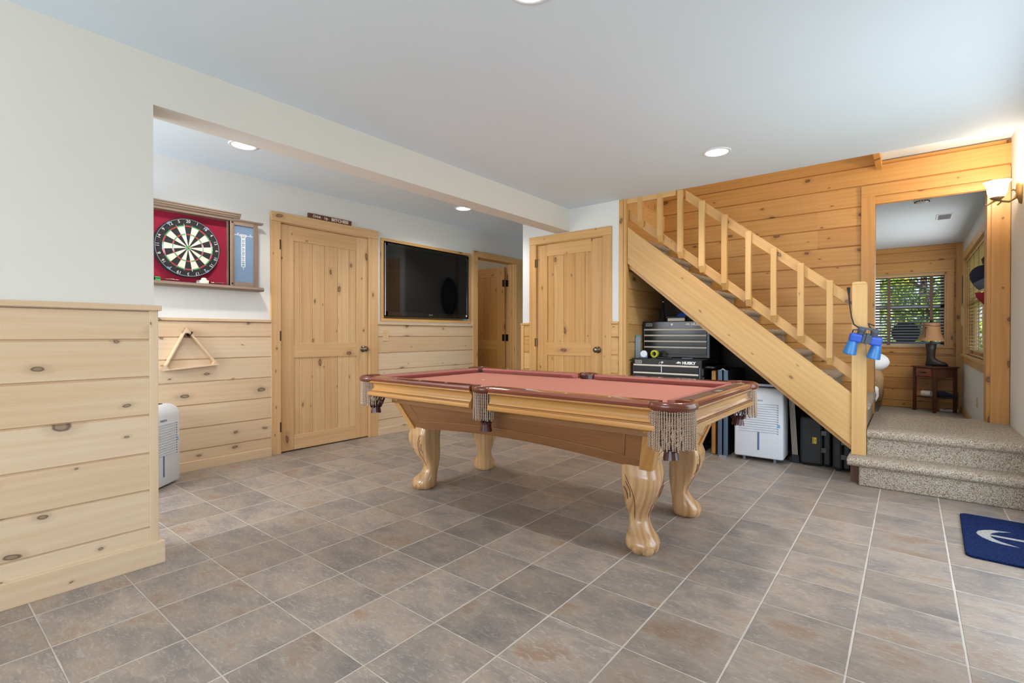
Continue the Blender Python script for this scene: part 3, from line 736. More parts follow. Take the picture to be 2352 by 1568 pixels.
# cabinet: inverted truncated pyramid with arched lower edges
zt_, zb_ = .655, .425
tx, ty, bx_, by_ = .945, .480, .868, .362
def cab_pt(u, v, side, off=0):
    """u in -1..1 along side, v 0 bottom..1 top"""
    hx = bx_+(tx-bx_)*v+off; hy = by_+(ty-by_)*v+off
    z = zb_+(zt_-zb_)*v
    return {'S': (u*hx, -hy, z), 'N': (-u*hx, hy, z), 'E': (hx, u*hy, z), 'W': (-hx, -u*hy, z)}[side]
def arch(u, side, amp):
    a = max(0, 1-abs(u)/.80)
    return amp*(math.sin(a*PI/2)**.8 if a > 0 else 0)
for side, mat, amp in (('S', 'oak_brown', .17), ('N', 'oak_brown', .17), ('E', 'oak_pale', .26), ('W', 'oak_brown', .26)):
    m = MB(); N = 24; prev = None
    def col(u, va, vb, o0, o1=None):
        o1 = o0 if o1 is None else o1
        return [cab_pt(u, va, side, o0), cab_pt(u, vb, side, o1), cab_pt(u, vb, side, -.02), cab_pt(u, va, side, -.02)]
    secs = [col(-1+2*i/N, arch(-1+2*i/N, side, amp), 1, 0) for i in range(N+1)]
    m.loft(secs, ax=0 if side in 'SN' else 1)
    m.build('cabinet_side', mat, t, smooth=True)
    # raised frame mouldings around the field
    for j, (ro, c) in enumerate(((.004, .03), (.004, .0))):
        pass
    m = MB(); uf = .84; pts = []
    lo = [(-uf+2*uf*i/20) for i in range(21)]
    path = [cab_pt(-uf, 1, side, .002)] + [cab_pt(u, .24+arch(u, side, amp)*.95, side, .002) for u in lo] + [cab_pt(uf, 1, side, .002)]
    m.tube(path, .0045, 6); m.build('panel_moulding', mat, t, smooth='all')
# corner stiles
for sx_, sy in ((-1, -1), (1, -1), (-1, 1), (1, 1)):
    m = MB()
    def cs(v, o):
        hx = bx_+(tx-bx_)*v; hy = by_+(ty-by_)*v; z = zb_+(zt_-zb_)*v-(.008 if v == 0 else 0)
        return [(sx_*(hx-.055), sy*(hy+o), z), (sx_*(hx-.004), sy*(hy+o), z), (sx_*(hx+o), sy*(hy-.004), z), (sx_*(hx+o), sy*(hy-.055), z), (sx_*(hx-.05), sy*(hy-.05), z)]
    m.loft([cs(0, .010), cs(1, .010)]); m.build('corner_stile', 'oak_gold', t, bevel=.003)
m = MB(); m.box((-tx+.01, -ty+.01, .60), (tx-.01, ty-.01, PZ-.07)); m.box((-bx_+.06, -by_+.06, .52), (bx_-.06, by_-.06, .60)); m.build('slate_bed_base', 'oak_brown', t)
m = MB(); m.box((-HL+.14, -HW+.06, .675), (HL-.14, HW-.06, PZ-.05)); m.build('rail_support', 'oak_brown', t)
# carved cabriole legs with claw feet
LEG = [(0.0, .030, .052), (.006, .034, .064), (.020, .038, .076), (.045, .038, .080), (.070, .030, .074), (.095, .016, .060), (.120, .004, .050), (.145, -.004, .046), (.170, -.004, .048),
       (.205, .004, .058), (.245, .016, .070), (.290, .028, .080), (.335, .036, .087), (.375, .036, .089), (.410, .028, .086), (.445, .018, .083), (.49, .010, .082)]
def sq(cx, cy, z, h, e=4.2, n=28):
    r = []
    for k in range(n):
        a = 2*PI*k/n+PI/n; c, s_ = math.cos(a), math.sin(a)
        r.append((cx+h*math.copysign(abs(c)**(2/e), c), cy+h*math.copysign(abs(s_)**(2/e), s_), z))
    return r
for sx_, sy in ((-1, -1), (1, -1), (-1, 1), (1, 1)):
    lx, ly = sx_*.775-.004, sy*.283+.02
    m = MB(); secs = []
    # interpolate smoothly
    import bisect
    zs_ = [q[0] for q in LEG]
    def li(z):
        i = min(max(bisect.bisect_right(zs_, z)-1, 0), len(LEG)-2); a, b = LEG[i], LEG[i+1]; f = (z-a[0])/(b[0]-a[0]); f = f*f*(3-2*f)*.5+f*.5
        return a[1]+(b[1]-a[1])*f, a[2]+(b[2]-a[2])*f
    for i in range(41):
        z = .49*i/40; o_, h_ = li(z); e_ = 2.6 if z < .10 else min(5.0, 2.6+(z-.10)*16)
        secs.append(sq(lx+sx_*o_*.8, ly+sy*o_*.8, z, h_, e_))
    m.loft(secs)
    lg = m.build('leg', 'oak_pale', t, smooth='all')
    # toes: two per outward face
    m = MB()
    fx, fy = lx+sx_*.030, ly+sy*.030
    for (dx_, dy_) in ((sx_*.042, -sy*.006), (-sx_*.006, sy*.042), (sx_*.036, sy*.034)):
        m.ball((fx+dx_, fy+dy_, .034), (.038, .038, .044) if abs(dx_) != abs(dy_)+.002 else (.028, .028, .036), 16)
    m.build('toe', 'oak_pale', lg, smooth='all')
    # carved lines on the two outward faces
    m = MB()
    for face in (0, 1):
        for q, (z0, z1, off, amp) in enumerate(((.385, .15, -.052, .050), (.352, .270, -.050, .022), (.325, .255, -.060, .016))):
            pts = []
            for i in range(17):
                f = i/16; z = z0+(z1-z0)*f; o_, h_ = li(z)
                lat = off+amp*math.sin(min(1, f*1.15)*PI*.62)
                lat = max(-h_*.93, min(h_*.9, lat*h_/.085))
                c1 = lx+sx_*o_*.8; c2 = ly+sy*o_*.8
                if face == 0: pts.append((c1+sx_*lat, c2+sy*(h_*.992), z))
                else: pts.append((c1+sx_*(h_*.992), c2+sy*lat, z))
            m.tube(pts, [.0006]+[.0022]*15+[.0006], 5)
    m.build('carving', 'walnut', lg, smooth='all')
# pockets
def pocket(cx, cy, a_mid, r, span, fringe_n, fr_len, balls):
    """leather collar arc centred cx,cy, opening towards table centre"""
    a0, a1 = math.radians(a_mid-span/2), math.radians(a_mid+span/2)
    N = 22
    m = MB(); secs = []
    for i in range(N+1):
        a = a0+(a1-a0)*i/N; c, s_ = math.cos(a), math.sin(a)
        e_ = .010*max(0, 1-min(i, N-i)/2.0)
        prof = [(r-.010, PZ-.040), (r-.006, PZ+.001), (r+.002, PZ+.004), (r+.014-e_*.3, PZ-.001), (r+.019-e_*.3, PZ-.012), (r+.017, PZ-.026), (r+.008, PZ-.034), (r-.004, PZ-.040)]
        secs.append([(cx+c*p[0], cy+s_*p[0], p[1]) for p in prof])
    m.loft(secs); pk = m.build('pocket_collar', 'leather_red', t, smooth='all')
    m = MB()
    for i in range(fringe_n):
        a = a0+(a1-a0)*(i+.5)/fringe_n; L = fr_len*random.uniform(.94, 1.03)
        dr = random.uniform(-.004, .004); sw = random.uniform(-.02, .02)
        pts = []; K = 26
        for j in range(K+1):
            f = j/K; aa = a+sw*f*f*1.5; R = r+.006+dr*f
            pts.append((cx+math.cos(aa)*R, cy+math.sin(aa)*R, PZ-.034-L*f))
        m.tube(pts, [.0038+.0009*math.sin(j*2.2) for j in range(K+1)], 6)
    m.build('fringe', 'rope_twist', pk, smooth='all')
    # woven leather net basket
    m = MB(); K = 9
    for i in range(K):
        for d in (-1, 1):
            pts = []
            for j in range(11):
                f = j/10; a = 2*PI*i/K+d*f*1.1
                R = (r-.012)*(1-.10*f-.62*max(0, f-.45)**1.4*1.6); pts.append((cx+math.cos(a)*R*.85, cy+math.sin(a)*R*.85, PZ-.05-.165*f))
            m.tube(pts, .0042, 5, flat=.6)
    m.lathe([(r*.55, 0), (r*.56, .006)], Tr((cx, cy, PZ-.055)), 16)
    m.build('net', 'leather_dark', pk, smooth='all')
    m = MB(); NN = 14
    for i in range(NN):
        a = 2*PI*i/NN; 
        def pt(R, z, da): return (cx+math.cos(a+da)*R, cy+math.sin(a+da)*R, z)
        z1 = PZ-.205; z2 = z1-.045+random.uniform(-.004, .004)
        v = [m.bm.verts.new(pt(.026, z1, -.2)), m.bm.verts.new(pt(.026, z1, .2)), m.bm.verts.new(pt(.034, z2, .19)), m.bm.verts.new(pt(.034, z2, -.19)),
             m.bm.verts.new(pt(.022, z1, -.2)), m.bm.verts.new(pt(.022, z1, .2)), m.bm.verts.new(pt(.030, z2, .19)), m.bm.verts.new(pt(.030, z2, -.19))]
        for q in ((0, 1, 2, 3), (7, 6, 5, 4), (0, 4, 5, 1), (1, 5, 6, 2), (2, 6, 7, 3), (3, 7, 4, 0)): m.bm.faces.new([v[k] for k in q])
    m.tube([(cx+.027*math.cos(2*PI*k/16), cy+.027*math.sin(2*PI*k/16), PZ-.205) for k in range(17)], .006, 6)
    m.build('tassel', 'leather_dark', pk)
    # dark pocket liner
    m = MB(); m.lathe([(r-.009, PZ-.018), (r-.014, PZ-.06)], Tr((cx, cy, 0)), 20, a0, a1); m.build('liner', 'leather_dark', pk, smooth='all')
cr_ = .092
CO = HL-.088; CW = HW-.088
for sx_, sy in ((-1, -1), (1, -1), (1, 1), (-1, 1)):
    am = math.degrees(math.atan2(sy, sx_))
    pocket(sx_*CO, sy*CW, am, cr_, 196, 32, .162, 0)
for sy in (-1, 1): pocket(0, sy*(HW-.062), 90*sy, .064, 164, 17, .150, 0)
def ball(name, mat, loc, label, grp=None):
    m = MB(); m.ball((0, 0, 0), .0285, 20); o = m.build(name, mat, smooth='all'); o.location = loc
    return tag(o, label, 'billiard ball', grp)
ball('billiard_ball', 'ball_blue', (PX-CO-.02, PY-CW+.012, .655), 'blue pool ball uppermost in the left corner pocket net')
ball('billiard_ball', 'ball_white', (PX-CO+.022, PY-CW-.028, .640), 'white pool ball in the left corner pocket net')
ball('billiard_ball', 'ball_red', (PX-CO-.02, PY-CW-.025, .603), 'red pool ball at the bottom of the left corner pocket net')
ball('billiard_ball', 'ball_green', (PX+.01, PY-HW+.055, .610), 'green pool ball in the near side pocket net')

# ------------------------------------------------------------------ DARTBOARD CABINET
WX = BX     # plaster face
e = thing('dartboard_cabinet', 'brown dartboard cabinet with maroon felt and open chalkboard door', 'dartboard cabinet', (WX, .45, 1.44))
m = MB(); m.box((WX, -.02, 1.46), (WX+.012, .80, 2.0)); m.build('felt_back', 'felt_maroon', e, world=True)
m = MB(); m.box((WX, -.02, 1.455), (WX+.085, 0, 2.0), 2); m.build('side_panel', 'barn_brown', e, world=True, bevel=.002)
m = MB(); m.box((WX, .775, 1.455), (WX+.085, .795, 2.0), 2); m.build('side_panel', 'barn_brown', e, world=True, bevel=.002)
m = MB()
m.prism([(WX, 1.985), (WX+.088, 1.985), (WX+.092, 1.995), (WX+.092, 2.000), (WX+.104, 2.006), (WX+.112, 2.018), (WX+.120, 2.022), (WX+.120, 2.030), (WX+.130, 2.036), (WX+.130, 2.044), (WX, 2.044)], 1, -.07, .845)
m.build('cornice', 'barn_brown', e, world=True, bevel=.001)
m = MB(); m.prism([(WX, 1.425), (WX+.100, 1.425), (WX+.112, 1.437), (WX+.112, 1.443), (WX+.104, 1.450), (WX+.104, 1.458), (WX, 1.458)], 1, -.07, 1.035); m.build('ledge', 'barn_brown', e, world=True, bevel=.001)
# chalkboard door (folded out to the right)
m = MB(); y0, y1, z0, z1 = .775, .997, 1.459, 1.992; X0, X1 = WX+.055, WX+.083
m.box((X0, y0, z0), (X1, y0+.035, z1), 2); m.box((X0, y1-.035, z0), (X1, y1, z1), 2); m.box((X0, y0+.035, z0), (X1, y1-.035, z0+.035), 1); m.box((X0, y0+.035, z1-.035), (X1, y1-.035, z1), 1)
dr = m.build('door_frame', 'barn_brown', e, world=True, bevel=.002)
m = MB(); m.prism([(WX+.05, 1.988), (WX+.088, 1.988), (WX+.098, 1.998), (WX+.098, 2.004), (WX+.05, 2.004)], 1, .80, 1.035); m.build('door_cornice', 'barn_brown', e, world=True)
m = MB(); m.box((X0+.004, y0+.035, z0+.035), (X0+.016, y1-.035, z1-.035)); m.build('chalkboard', 'chalk_slate', e, world=True)
m = MB(); XC = X0+.0165; yc = .880
m.box((XC, .812, 1.878), (XC+.0008, .860, 1.882)); m.box((XC, .905, 1.878), (XC+.0008, .958, 1.882)); 
for (a, b, c, d) in ((.857, .906, 1.886, 1.889), (.857, .906, 1.868, 1.871), (.857, .860, 1.868, 1.889), (.903, .906, 1.868, 1.889)): m.box((XC, a, c), (XC+.0008, b, d))
m.mesh(text_me('CRICKET', .0125, .0003), Tr((XC, .8815, 1.8785)) @ FACE_PX)
m.mesh(text_me('01', .013, .0004), Tr((XC, .842, 1.891)) @ FACE_PX); m.mesh(text_me('01', .013, .0004), Tr((XC, .940, 1.891)) @ FACE_PX)
z = 1.868
for i, txt in enumerate(('20', '19', '18', '17', '16', '15', 'BULL')):
    zz = z-.035*i
    m.box((XC, .868, zz-.037), (XC+.0008, .896, zz-.033)); m.box((XC, .866, zz-.037), (XC+.0008, .870, zz)); m.box((XC, .894, zz-.037), (XC+.0008, .898, zz))
    m.mesh(text_me(txt, .024 if i < 6 else .012, .0009 if i < 6 else .0003), Tr((XC, .882, zz-.0175)) @ FACE_PX)
m.box((XC, .8805, 1.600), (XC+.0008, .8835, 1.623)); m.build('scoring_print', 'print_white', e, world=True)
for zz in (1.478, 1.975): m = MB(); m.lathe([(.0001, .004), (.006, .004), (.008, 0)], Tr((X1, .792, zz)) @ FACE_PX, 14); m.build('bolt', 'iron_black', e, world=True)
# dartboard
DC = Vector((WX+.014, .487, 1.727)); R_ = .2255
e = thing('dartboard', 'round bristle dartboard with cream and black segments', 'dartboard', DC)
F = FACE_PX.copy()
m = MB(); m.lathe([(.0001, 0), (R_, 0), (R_, .034), (R_-.002, .036), (.0001, .036)], F, 72); m.build('board_body', 'black_fiber', e, smooth=True)
def sector(m, r0_, r1_, a0, a1, z):
    n = 4; F0 = []
    pts = [(r1_*math.cos(a0+(a1-a0)*i/n), r1_*math.sin(a0+(a1-a0)*i/n)) for i in range(n+1)] + [(r0_*math.cos(a1-(a1-a0)*i/n), r0_*math.sin(a1-(a1-a0)*i/n)) for i in range(n+1)]
    m.bm.faces.new([m.bm.verts.new(F @ Vector((p[0], p[1], z))) for p in pts])
mc, mk, mr, mg_ = MB(), MB(), MB(), MB(); k_ = R_/.2255
for i in range(20):
    a0 = PI/2+math.radians(9)-math.radians(18)*(i+1); a1 = a0+math.radians(18)
    blk = i % 2 == 0
    for r0_, r1_ in ((.016, .099), (.107, .162)): sector(mk if blk else mc, r0_, r1_, a0, a1, .0362)
    for r0_, r1_ in ((.099, .107), (.162, .170)): sector(mr if blk else mg_, r0_, r1_, a0, a1, .0363)
mg_.lathe([(.0064, .0364), (.016, .0364)], F, 24); mr.lathe([(.0001, .0366), (.0064, .0366)], F, 16)
mk.build('black_segments', 'black_fiber', e); mc.build('cream_segments', 'sisal_cream', e); mr.build('red_rings', 'dart_red', e); mg_.build('green_rings', 'dart_green', e)
m = MB()
for i in range(20):
    a = PI/2+math.radians(9)-math.radians(18)*(i+1); m.tube([F @ Vector((r*math.cos(a), r*math.sin(a), .0375)) for r in (.016, .182)], .0006, 4)
for r in (.0064, .016, .099, .107, .162, .170): m.tube([F @ Vector((r*math.cos(2*PI*k/60), r*math.sin(2*PI*k/60), .0375)) for k in range(61)], .0006, 4, cap=False)
m.tube([F @ Vector((.217*math.cos(2*PI*k/72), .217*math.sin(2*PI*k/72), .040)) for k in range(73)], .0017, 6, cap=False)
m.build('wire_spider', 'steel', e)
for i, nn in enumerate((20, 1, 18, 4, 13, 6, 10, 15, 2, 17, 3, 19, 7, 16, 8, 11, 14, 9, 12, 5)):
    a = PI/2-math.radians(18)*i; m = MB(); m.mesh(text_me(str(nn), .031, -.0002, .0008), F @ Tr((.2*math.cos(a), .2*math.sin(a), .039)) @ Rz(a-PI/2 if (i <= 5 or i >= 15) else a-PI/2)); m.build('number', 'print_white', e)
for a in (52, 128, 232, 308):
    m = MB(); a = math.radians(a); m.box((-.007, -.012, 0), (.007, .012, .004), None, F @ Tr((.214*math.cos(a), .214*math.sin(a), .040)) @ Rz(a)); m.build('ring_clip', 'chalk_slate', e)
# darts and flights lying on the ledge
def dart(loc, rz, label, fl_mat):
    t_ = thing('dart', label, 'dart', loc, rz, None)
    m = MB(); m.tube([(0, 0, 0), (.03, 0, 0), (.031, 0, 0), (.08, 0, 0), (.081, 0, 0), (.12, 0, 0)], [.0009, .0012, .0034, .0034, .002, .0016], 8); m.build('barrel', 'nickel', t_, smooth=True)
    m = MB()
    for a in range(4): m.box((.118, 0, -.0004), (.150, .016, .0004), 0, Rx(PI/2*a+.5))
    m.build('flight', fl_mat, t_)
dart((WX+.06, .745, 1.4750), -2.1, 'steel dart with white flight lying at the right end of the ledge', 'cotton_white')
dart((WX+.085, .760, 1.4750), -2.0, 'steel dart with red flight on the ledge front edge', 'cap_red')
dart((WX+.05, .700, 1.4750), -1.8, 'steel dart with white flight nearest the felt', 'cotton_white')
dart((WX+.07, .42, 1.4750), -1.7, 'dark dart with green flight at the left end of the ledge', 'dart_green')
dart((WX+.05, .40, 1.4750), -1.62, 'dart with black flight behind the green one', 'iron_black')
m = MB(); m.box((-.02, -.03, 0), (.02, .03, .03)); m.ball((0, 0, .035), (.02, .022, .014), 12); o = m.build('dart_pouch', 'ball_white', bevel=.006, smooth='all'); o.location = (WX+.062, .592, 1.4582)
tag(o, 'small shiny pouch of dart tips on the cabinet ledge', 'pouch')
# drink sign on the casing
e = thing('wooden_sign', 'dark brown word sign on top of the wide door casing', 'sign', (WX+.012, 1.71, 2.147))
m = MB(); m.box((-.009, -.228, 0), (.009, .228, .046)); m.build('board', 'walnut', e)
m = MB(); m.mesh(text_me('Drink', .034, .0006, shear=.15), Tr((.0095, -.145, .024)) @ FACE_PX); m.mesh(text_me('Up', .032, .0008, shear=.15), Tr((.0095, -.050, .023)) @ FACE_PX)
tm = text_me('BITCHES!', .0385, .0016); m.mesh(tm, Tr((.0095, .1, .023)) @ FACE_PX @ Matrix.Diagonal((1.18, 1, 1, 1))); m.build('lettering', 'print_cream', e)
# triangle rack and hook
e = thing('triangle_rack', 'light wooden ball triangle hanging on the alcove wainscot', 'ball rack', (WX+.040, .49, 1.05))
A_, B_, C_ = Vector((0, .470, 1.115)), Vector((0, .312, .790)), Vector((0, .700, .818))
m = MB(); cen = (A_+B_+C_)/3
def inset(p, f): return cen+(p-cen)*f
for p, q in ((A_, B_), (B_, C_), (C_, A_)):
    d = (q-p).normalized(); n_ = Vector((0, -d.z, d.y)); n_ = n_ if n_.dot(cen-p) > 0 else -n_
    pts = [p, q, q+n_*.010-d*.020, p+n_*.010+d*.020]
    m.prism([(v.y, v.z) for v in pts], 0, -.022, .026, grain=1)
for p, q1, q2 in ((A_, B_, C_), (B_, A_, C_), (C_, A_, B_)):
    a = p+(q1-p).normalized()*.05; b = p+(q2-p).normalized()*.05
    m.prism([(p.y, p.z), (a.y, a.z), (b.y, b.z)], 0, -.021, .0255, grain=1)
o = m.build('frame', 'pine_pale', e, bevel=.001); o.location = (0, -.49, -1.05)
e = thing('wall_hook', 'small bronze double hook holding the triangle rack', 'hook', (WX+.016, .495, 1.062))
m = MB(); m.box((0, -.026, -.02), (.004, .026, .02)); m.build('plate', 'bronze', e, bevel=.002)
m = MB(); m.tube([(0, 0, 0), (.02, 0, -.008), (.042, .004, -.002), (.055, .008, .012)], .005, 8); m.ball((.056, .008, .016), .008, 12); m.build('prong', 'bronze', e, smooth='all')
# wooden outlet plate right of door 1
e = thing('switch_plate', 'pine coloured outlet cover on the wainscot under the television', 'switch plate', (WX+.0165, 2.352, 1.052))
m = MB(); m.prism([(-.036, -.05), (-.028, -.058), (.028, -.058), (.036, -.05), (.036, .05), (.028, .058), (-.028, .058), (-.036, .05)], 0, 0, .006); m.build('plate', 'plate_pine', e, bevel=.002)
m = MB()
for z in (-.022, 0, .022): m.ball((.006, 0, z), (.001, .003, .003), 8)
m.build('screw', 'bronze', e)
# hall: dark oval frame on the hall side of the door wall
e = thing('oval_mirror', 'dark ornate oval mirror reflected in the television screen', 'mirror', (-1.378, 4.25, 1.62))
m = MB(); m.lathe([(.20, 0), (.215, -.02), (.20, -.03), (.17, -.02), (.165, 0)], Matrix(((0, 0, 1, 0), (.8, 0, 0, 0), (0, 1.35, 0, 0), (0, 0, 0, 1))), 40); m.build('frame', 'iron_black', e, smooth='all')
m = MB(); m.lathe([(.0001, -.008), (.17, -.008)], Matrix(((0, 0, 1, 0), (.8, 0, 0, 0), (0, 1.35, 0, 0), (0, 0, 0, 1))), 40); m.build('glass', 'black_gloss', e)

# ------------------------------------------------------------------ DEHUMIDIFIERS (local: front faces -Y, x centred)
def dehumidifier(label, loc, rz, h=.62, W=.365, D=.25, zb=.035):
    e = thing('dehumidifier', label, 'dehumidifier', loc, rz, 'white portable dehumidifiers')
    m = MB(); w2 = W/2
    # side profile (y, z) rounded at the top, extruded along x
    prof = [(0, zb), (0, h-.075)] + [(.075-.075*math.cos(a), h-.075+.075*math.sin(a)) for a in [PI/2*i/7 for i in range(1, 8)]] + [(D-.03, h), (D, h-.03), (D, zb)]
    m.prism(prof, 0, -w2, w2); m.build('housing', 'white_plastic', e, smooth=True, bevel=.014)
    m = MB()
    for i in range(13):
        z = h-.125-.0195*h/.62*i; m.prism([(-.001, z), (-.004, z-.003), (.002, z-.010)], 0, -w2+.035, w2-.04)
    m.build('grille', 'white_grille', e)
    m = MB()
    for i in range(13):
        z = h-.129-.0195*h/.62*i; m.prism([(w2-.050, z), (w2-.038, z), (w2-.038, z-.012)], 1, -.0015, .001)
    m.build('grille_vent', 'slot_blue', e)
    m = MB(); m.box((-.007, -.0015, zb+.065), (.009, .002, zb+.215)); m.build('level_window', 'slot_blue', e, bevel=.005)
    m = MB(); m.box((w2-.048, -.001, .30), (w2-.024, .001, .325)); m.build('sticker', 'sticker_blue', e)
    m = MB(); m.mesh(text_me('ivation', .026, .0003), Tr((.0, -.0012, h-.098)) @ FACE_NY); m.build('lettering', 'ink_grey', e)
    m = MB(); m.box((-w2+.05, .09, h-.002), (w2-.05, .20, h+.004)); m.build('top_handle', 'ink_black', e, bevel=.003)
    m = MB(); m.box((-w2+.03, .175, h-.002), (w2-.03, .215, h+.022)); m.build('top_rim', 'white_plastic', e, bevel=.006)
    for sx_ in (-1, 1):
        for sy in (.05, D-.05):
            m = MB(); m.lathe([(.0001, 0), (.012, 0), (.012, zb), (.008, zb+.01), (.0001, zb+.01)], Tr((sx_*(w2-.07), sy, 0)), 12); m.build('caster', 'ink_grey', e)
    return e
dehumidifier('white dehumidifier standing in the alcove behind the left partition', (-2.052, .232, 0), math.atan2(-.192, .165)+PI, .565, .365, .20, .010)
dehumidifier('white dehumidifier under the stairs beside the black cases', (.985, 3.585, 0), .03, .615, .375, .25)

# ------------------------------------------------------------------ TOOL CHESTS
def husky(m, x, y, z, s_):
    m.mesh(text_me('HUSKY', s_*1.12, s_*.07), Tr((x, y, z)) @ FACE_NY @ Matrix.Diagonal((1.12, 1, 1, 1)))
    k = s_/.03; dog = [(-.034, -.002), (-.022, .004), (-.012, .013), (-.004, .014), (-.002, .008), (.008, .010), (.012, .002), (.008, -.010), (.003, -.014), (.006, -.004), (-.002, -.001), (-.008, -.008), (-.020, -.008), (-.014, -.003), (-.026, -.004)]
    m.bm.faces.new([m.bm.verts.new((x-.084*k+p[0]*k*1.1, y-.0006, z+p[1]*k)) for p in dog][::-1])
def tool_chest(name, label, loc, W, D, H, drawers, lower):
    e = thing(name, label, 'tool chest', loc)
    w2 = W/2
    z0 = .09 if lower else 0
    m = MB(); m.box((-w2, 0, z0), (w2, D, H)); m.build('cabinet', 'black_enamel', e, bevel=.006)
    m = MB()
    for sx_ in (-1, 1): m.box((sx_*(w2-.018)-.004, -.003, z0+.01), (sx_*(w2-.018)+.004, .001, H-.07))
    m.build('front_edge', 'frame_bluegrey', e)
    for za, zb in drawers:
        m = MB(); m.box((-w2+.028, -.008, za+.003), (w2-.028, .0, zb-.003)); d = m.build('drawer', 'black_enamel', e, bevel=.002)
        m = MB(); m.prism([(-.008, zb-.004), (-.022, zb-.005), (-.024, zb-.012), (-.020, zb-.019), (-.008, zb-.019)], 0, -w2+.026, w2-.026); m.build('drawer_pull', 'aluminium', d, smooth=True)
    m = MB(); husky(m, w2-.115, -.0015, H-.032, .030); m.build('maker_mark', 'print_white', e)
    m = MB()
    for (a, b, c, d) in ((-w2+.035, -w2+.10, H-.022, H-.019), (-w2+.035, -w2+.10, H-.046, H-.043), (-w2+.035, -w2+.038, H-.046, H-.019), (-w2+.097, -w2+.10, H-.046, H-.019)): m.box((a, -.0012, c), (b, 0, d))
    m.mesh(text_me('BALL BEARING', .007, .0002), Tr((-w2+.0675, -.0012, H-.033)) @ FACE_NY)
    m.build('badge', 'print_white', e)
    m = MB(); m.lathe([(.0001, .004), (.009, .004), (.011, 0)], Tr((-.03, 0, H-.032)) @ FACE_NY, 16); m.build('lock', 'aluminium', e)
    return e
lo = tool_chest('tool_cabinet', 'lower black rolling tool cabinet with silver drawer pulls and key', (.202, 3.545, 0), .665, .50, .838, [(.09+.2*0, .25), (.25, .40), (.40, .55), (.55, .64), (.64, .715), (.715, .788)], True)
m = MB()
for sx_ in (-1, 1):
    for y in (.06, .44): m.lathe([(.0001, -.015), (.045, -.015), (.045, .015), (.0001, .015)], Tr((sx_*.28, y, .045)) @ Ry(PI/2), 16)
m.build('caster', 'black_plastic', lo)
m = MB(); m.tube([(.333, .03, .775), (.40, .03, .775), (.43, .05, .775), (.43, .44, .775), (.40, .47, .775), (.333, .47, .775)], .013, 10); m.build('push_handle', 'black_gloss', lo, smooth='all')
m = MB(); m.box((.333, .01, .70), (.335, .05, .76)); m.box((.333, .02, .66), (.336, .06, .685)); m.build('side_plate', 'steel', lo)
m = MB(); m.tube([(-.03, -.006, .806), (-.035, -.016, .790), (-.028, -.018, .760)], .003, 6); m.box((-.036, -.016, .715), (-.026, -.012, .765)); m.tube([(-.045+.012*math.cos(a), -.010, .795+.012*math.sin(a)) for a in [2*PI*i/12 for i in range(13)]], .002, 5); m.build('key', 'steel', lo)
up = tool_chest('tool_box', 'upper black tool chest with silver drawer pulls set on the cabinet', (.185, 3.83, .840), .665, .30, .355, [(.030, .092+.02), (.112, .170), (.170, .228), (.228, .285)], False)
# objects on the chests
e = thing('tape_measure', 'round silver tape measure on the lower cabinet top', 'tape measure', (-.035, 3.60, .8385), .3)
m = MB(); m.prism([(-.036, 0), (.036, 0), (.036, .036)]+[(.036*math.cos(a), .040+.036*math.sin(a)) for a in [PI*i/10 for i in range(1, 10)]]+[(-.036, .036)], 1, 0, .035); m.build('case', 'frame_bluegrey', e, bevel=.005)
m = MB(); m.lathe([(.0001, .001), (.030, .001), (.032, 0)], Tr((0, 0, .040)) @ FACE_NY, 24); m.build('face_disc', 'white_plastic', e)
m = MB(); m.lathe([(.022, 0), (.036, 0), (.036, .04), (.022, .04), (.022, 0)], Tr((.035, 3.70, .878)) @ Rx(PI/2) @ Tr((0, 0, -.02)), 24); o = m.build('tape_roll', 'tape_yellow', smooth=True); tag(o, 'yellow tape roll standing behind the tape measure', 'tape roll')
m = MB(); m.box((.10, 3.60, .8385), (.24, 3.64, .852)); o = m.build('screwdriver_case', 'black_plastic', bevel=.004); tag(o, 'thin dark case lying on the lower cabinet top', 'case')
m = MB(); m.box((.33, 3.61, .8385), (.43, 3.64, .850)); o = m.build('knife_handle', 'frame_bluegrey', bevel=.004); tag(o, 'short blue-grey handle lying right on the cabinet top', 'tool')
e = thing('glass_panes', 'upright glass panes with teal edges left of the upper tool chest', 'glass', (-.118, 3.66, .8385))
m = MB(); m.box((-.028, 0, 0), (.022, .006, .215)); m.build('sheet', 'glass_pane', e)
m = MB(); m.box((-.030, -.002, 0), (-.024, .008, .215)); m.box((-.030, -.002, .203), (.024, .008, .217)); m.build('edge', 'glass_edge', e)
# tray, brush, cloth, board on the upper chest
e = thing('tool_tray', 'shallow black tray on top of the upper tool chest', 'tray', (.21, 3.955, 1.1955))
m = MB(); m.loft([sq(0, 0, 0, .10, 6), sq(0, 0, .012, .115, 6), sq(0, 0, .045, .125, 6)]); o = m.build('shell', 'black_plastic', e, smooth=True); o.scale = (1.3, .45, 1)
e = thing('scrub_brush', 'brush with cream bristles in front of the tray', 'brush', (.19, 3.80, 1.215))
m = MB(); m.box((-.085, -.012, 0), (.085, .012, .03)); m.build('bristles', 'bristle', e, bevel=.004)
m = MB(); m.box((-.095, -.018, .03), (.095, .018, .045)); m.build('block', 'black_plastic', e, bevel=.005)
e.location = (.19, 3.855, 1.196)
m = MB(); m.loft([sq(0, 0, 0, .075, 3), sq(.01, 0, .03, .06, 3), sq(.02, 0, .05, .02, 3)]); o = m.build('blue_cloth', 'cloth_blue', smooth='all'); o.location = (.235, 3.955, 1.2405); tag(o, 'crumpled blue cloth on the tray above the brush', 'cloth')
e = thing('tool_stand', 'thin black stand on the upper tool chest beside the side wall', 'stand', (.02, 3.95, 1.1955))
m = MB()
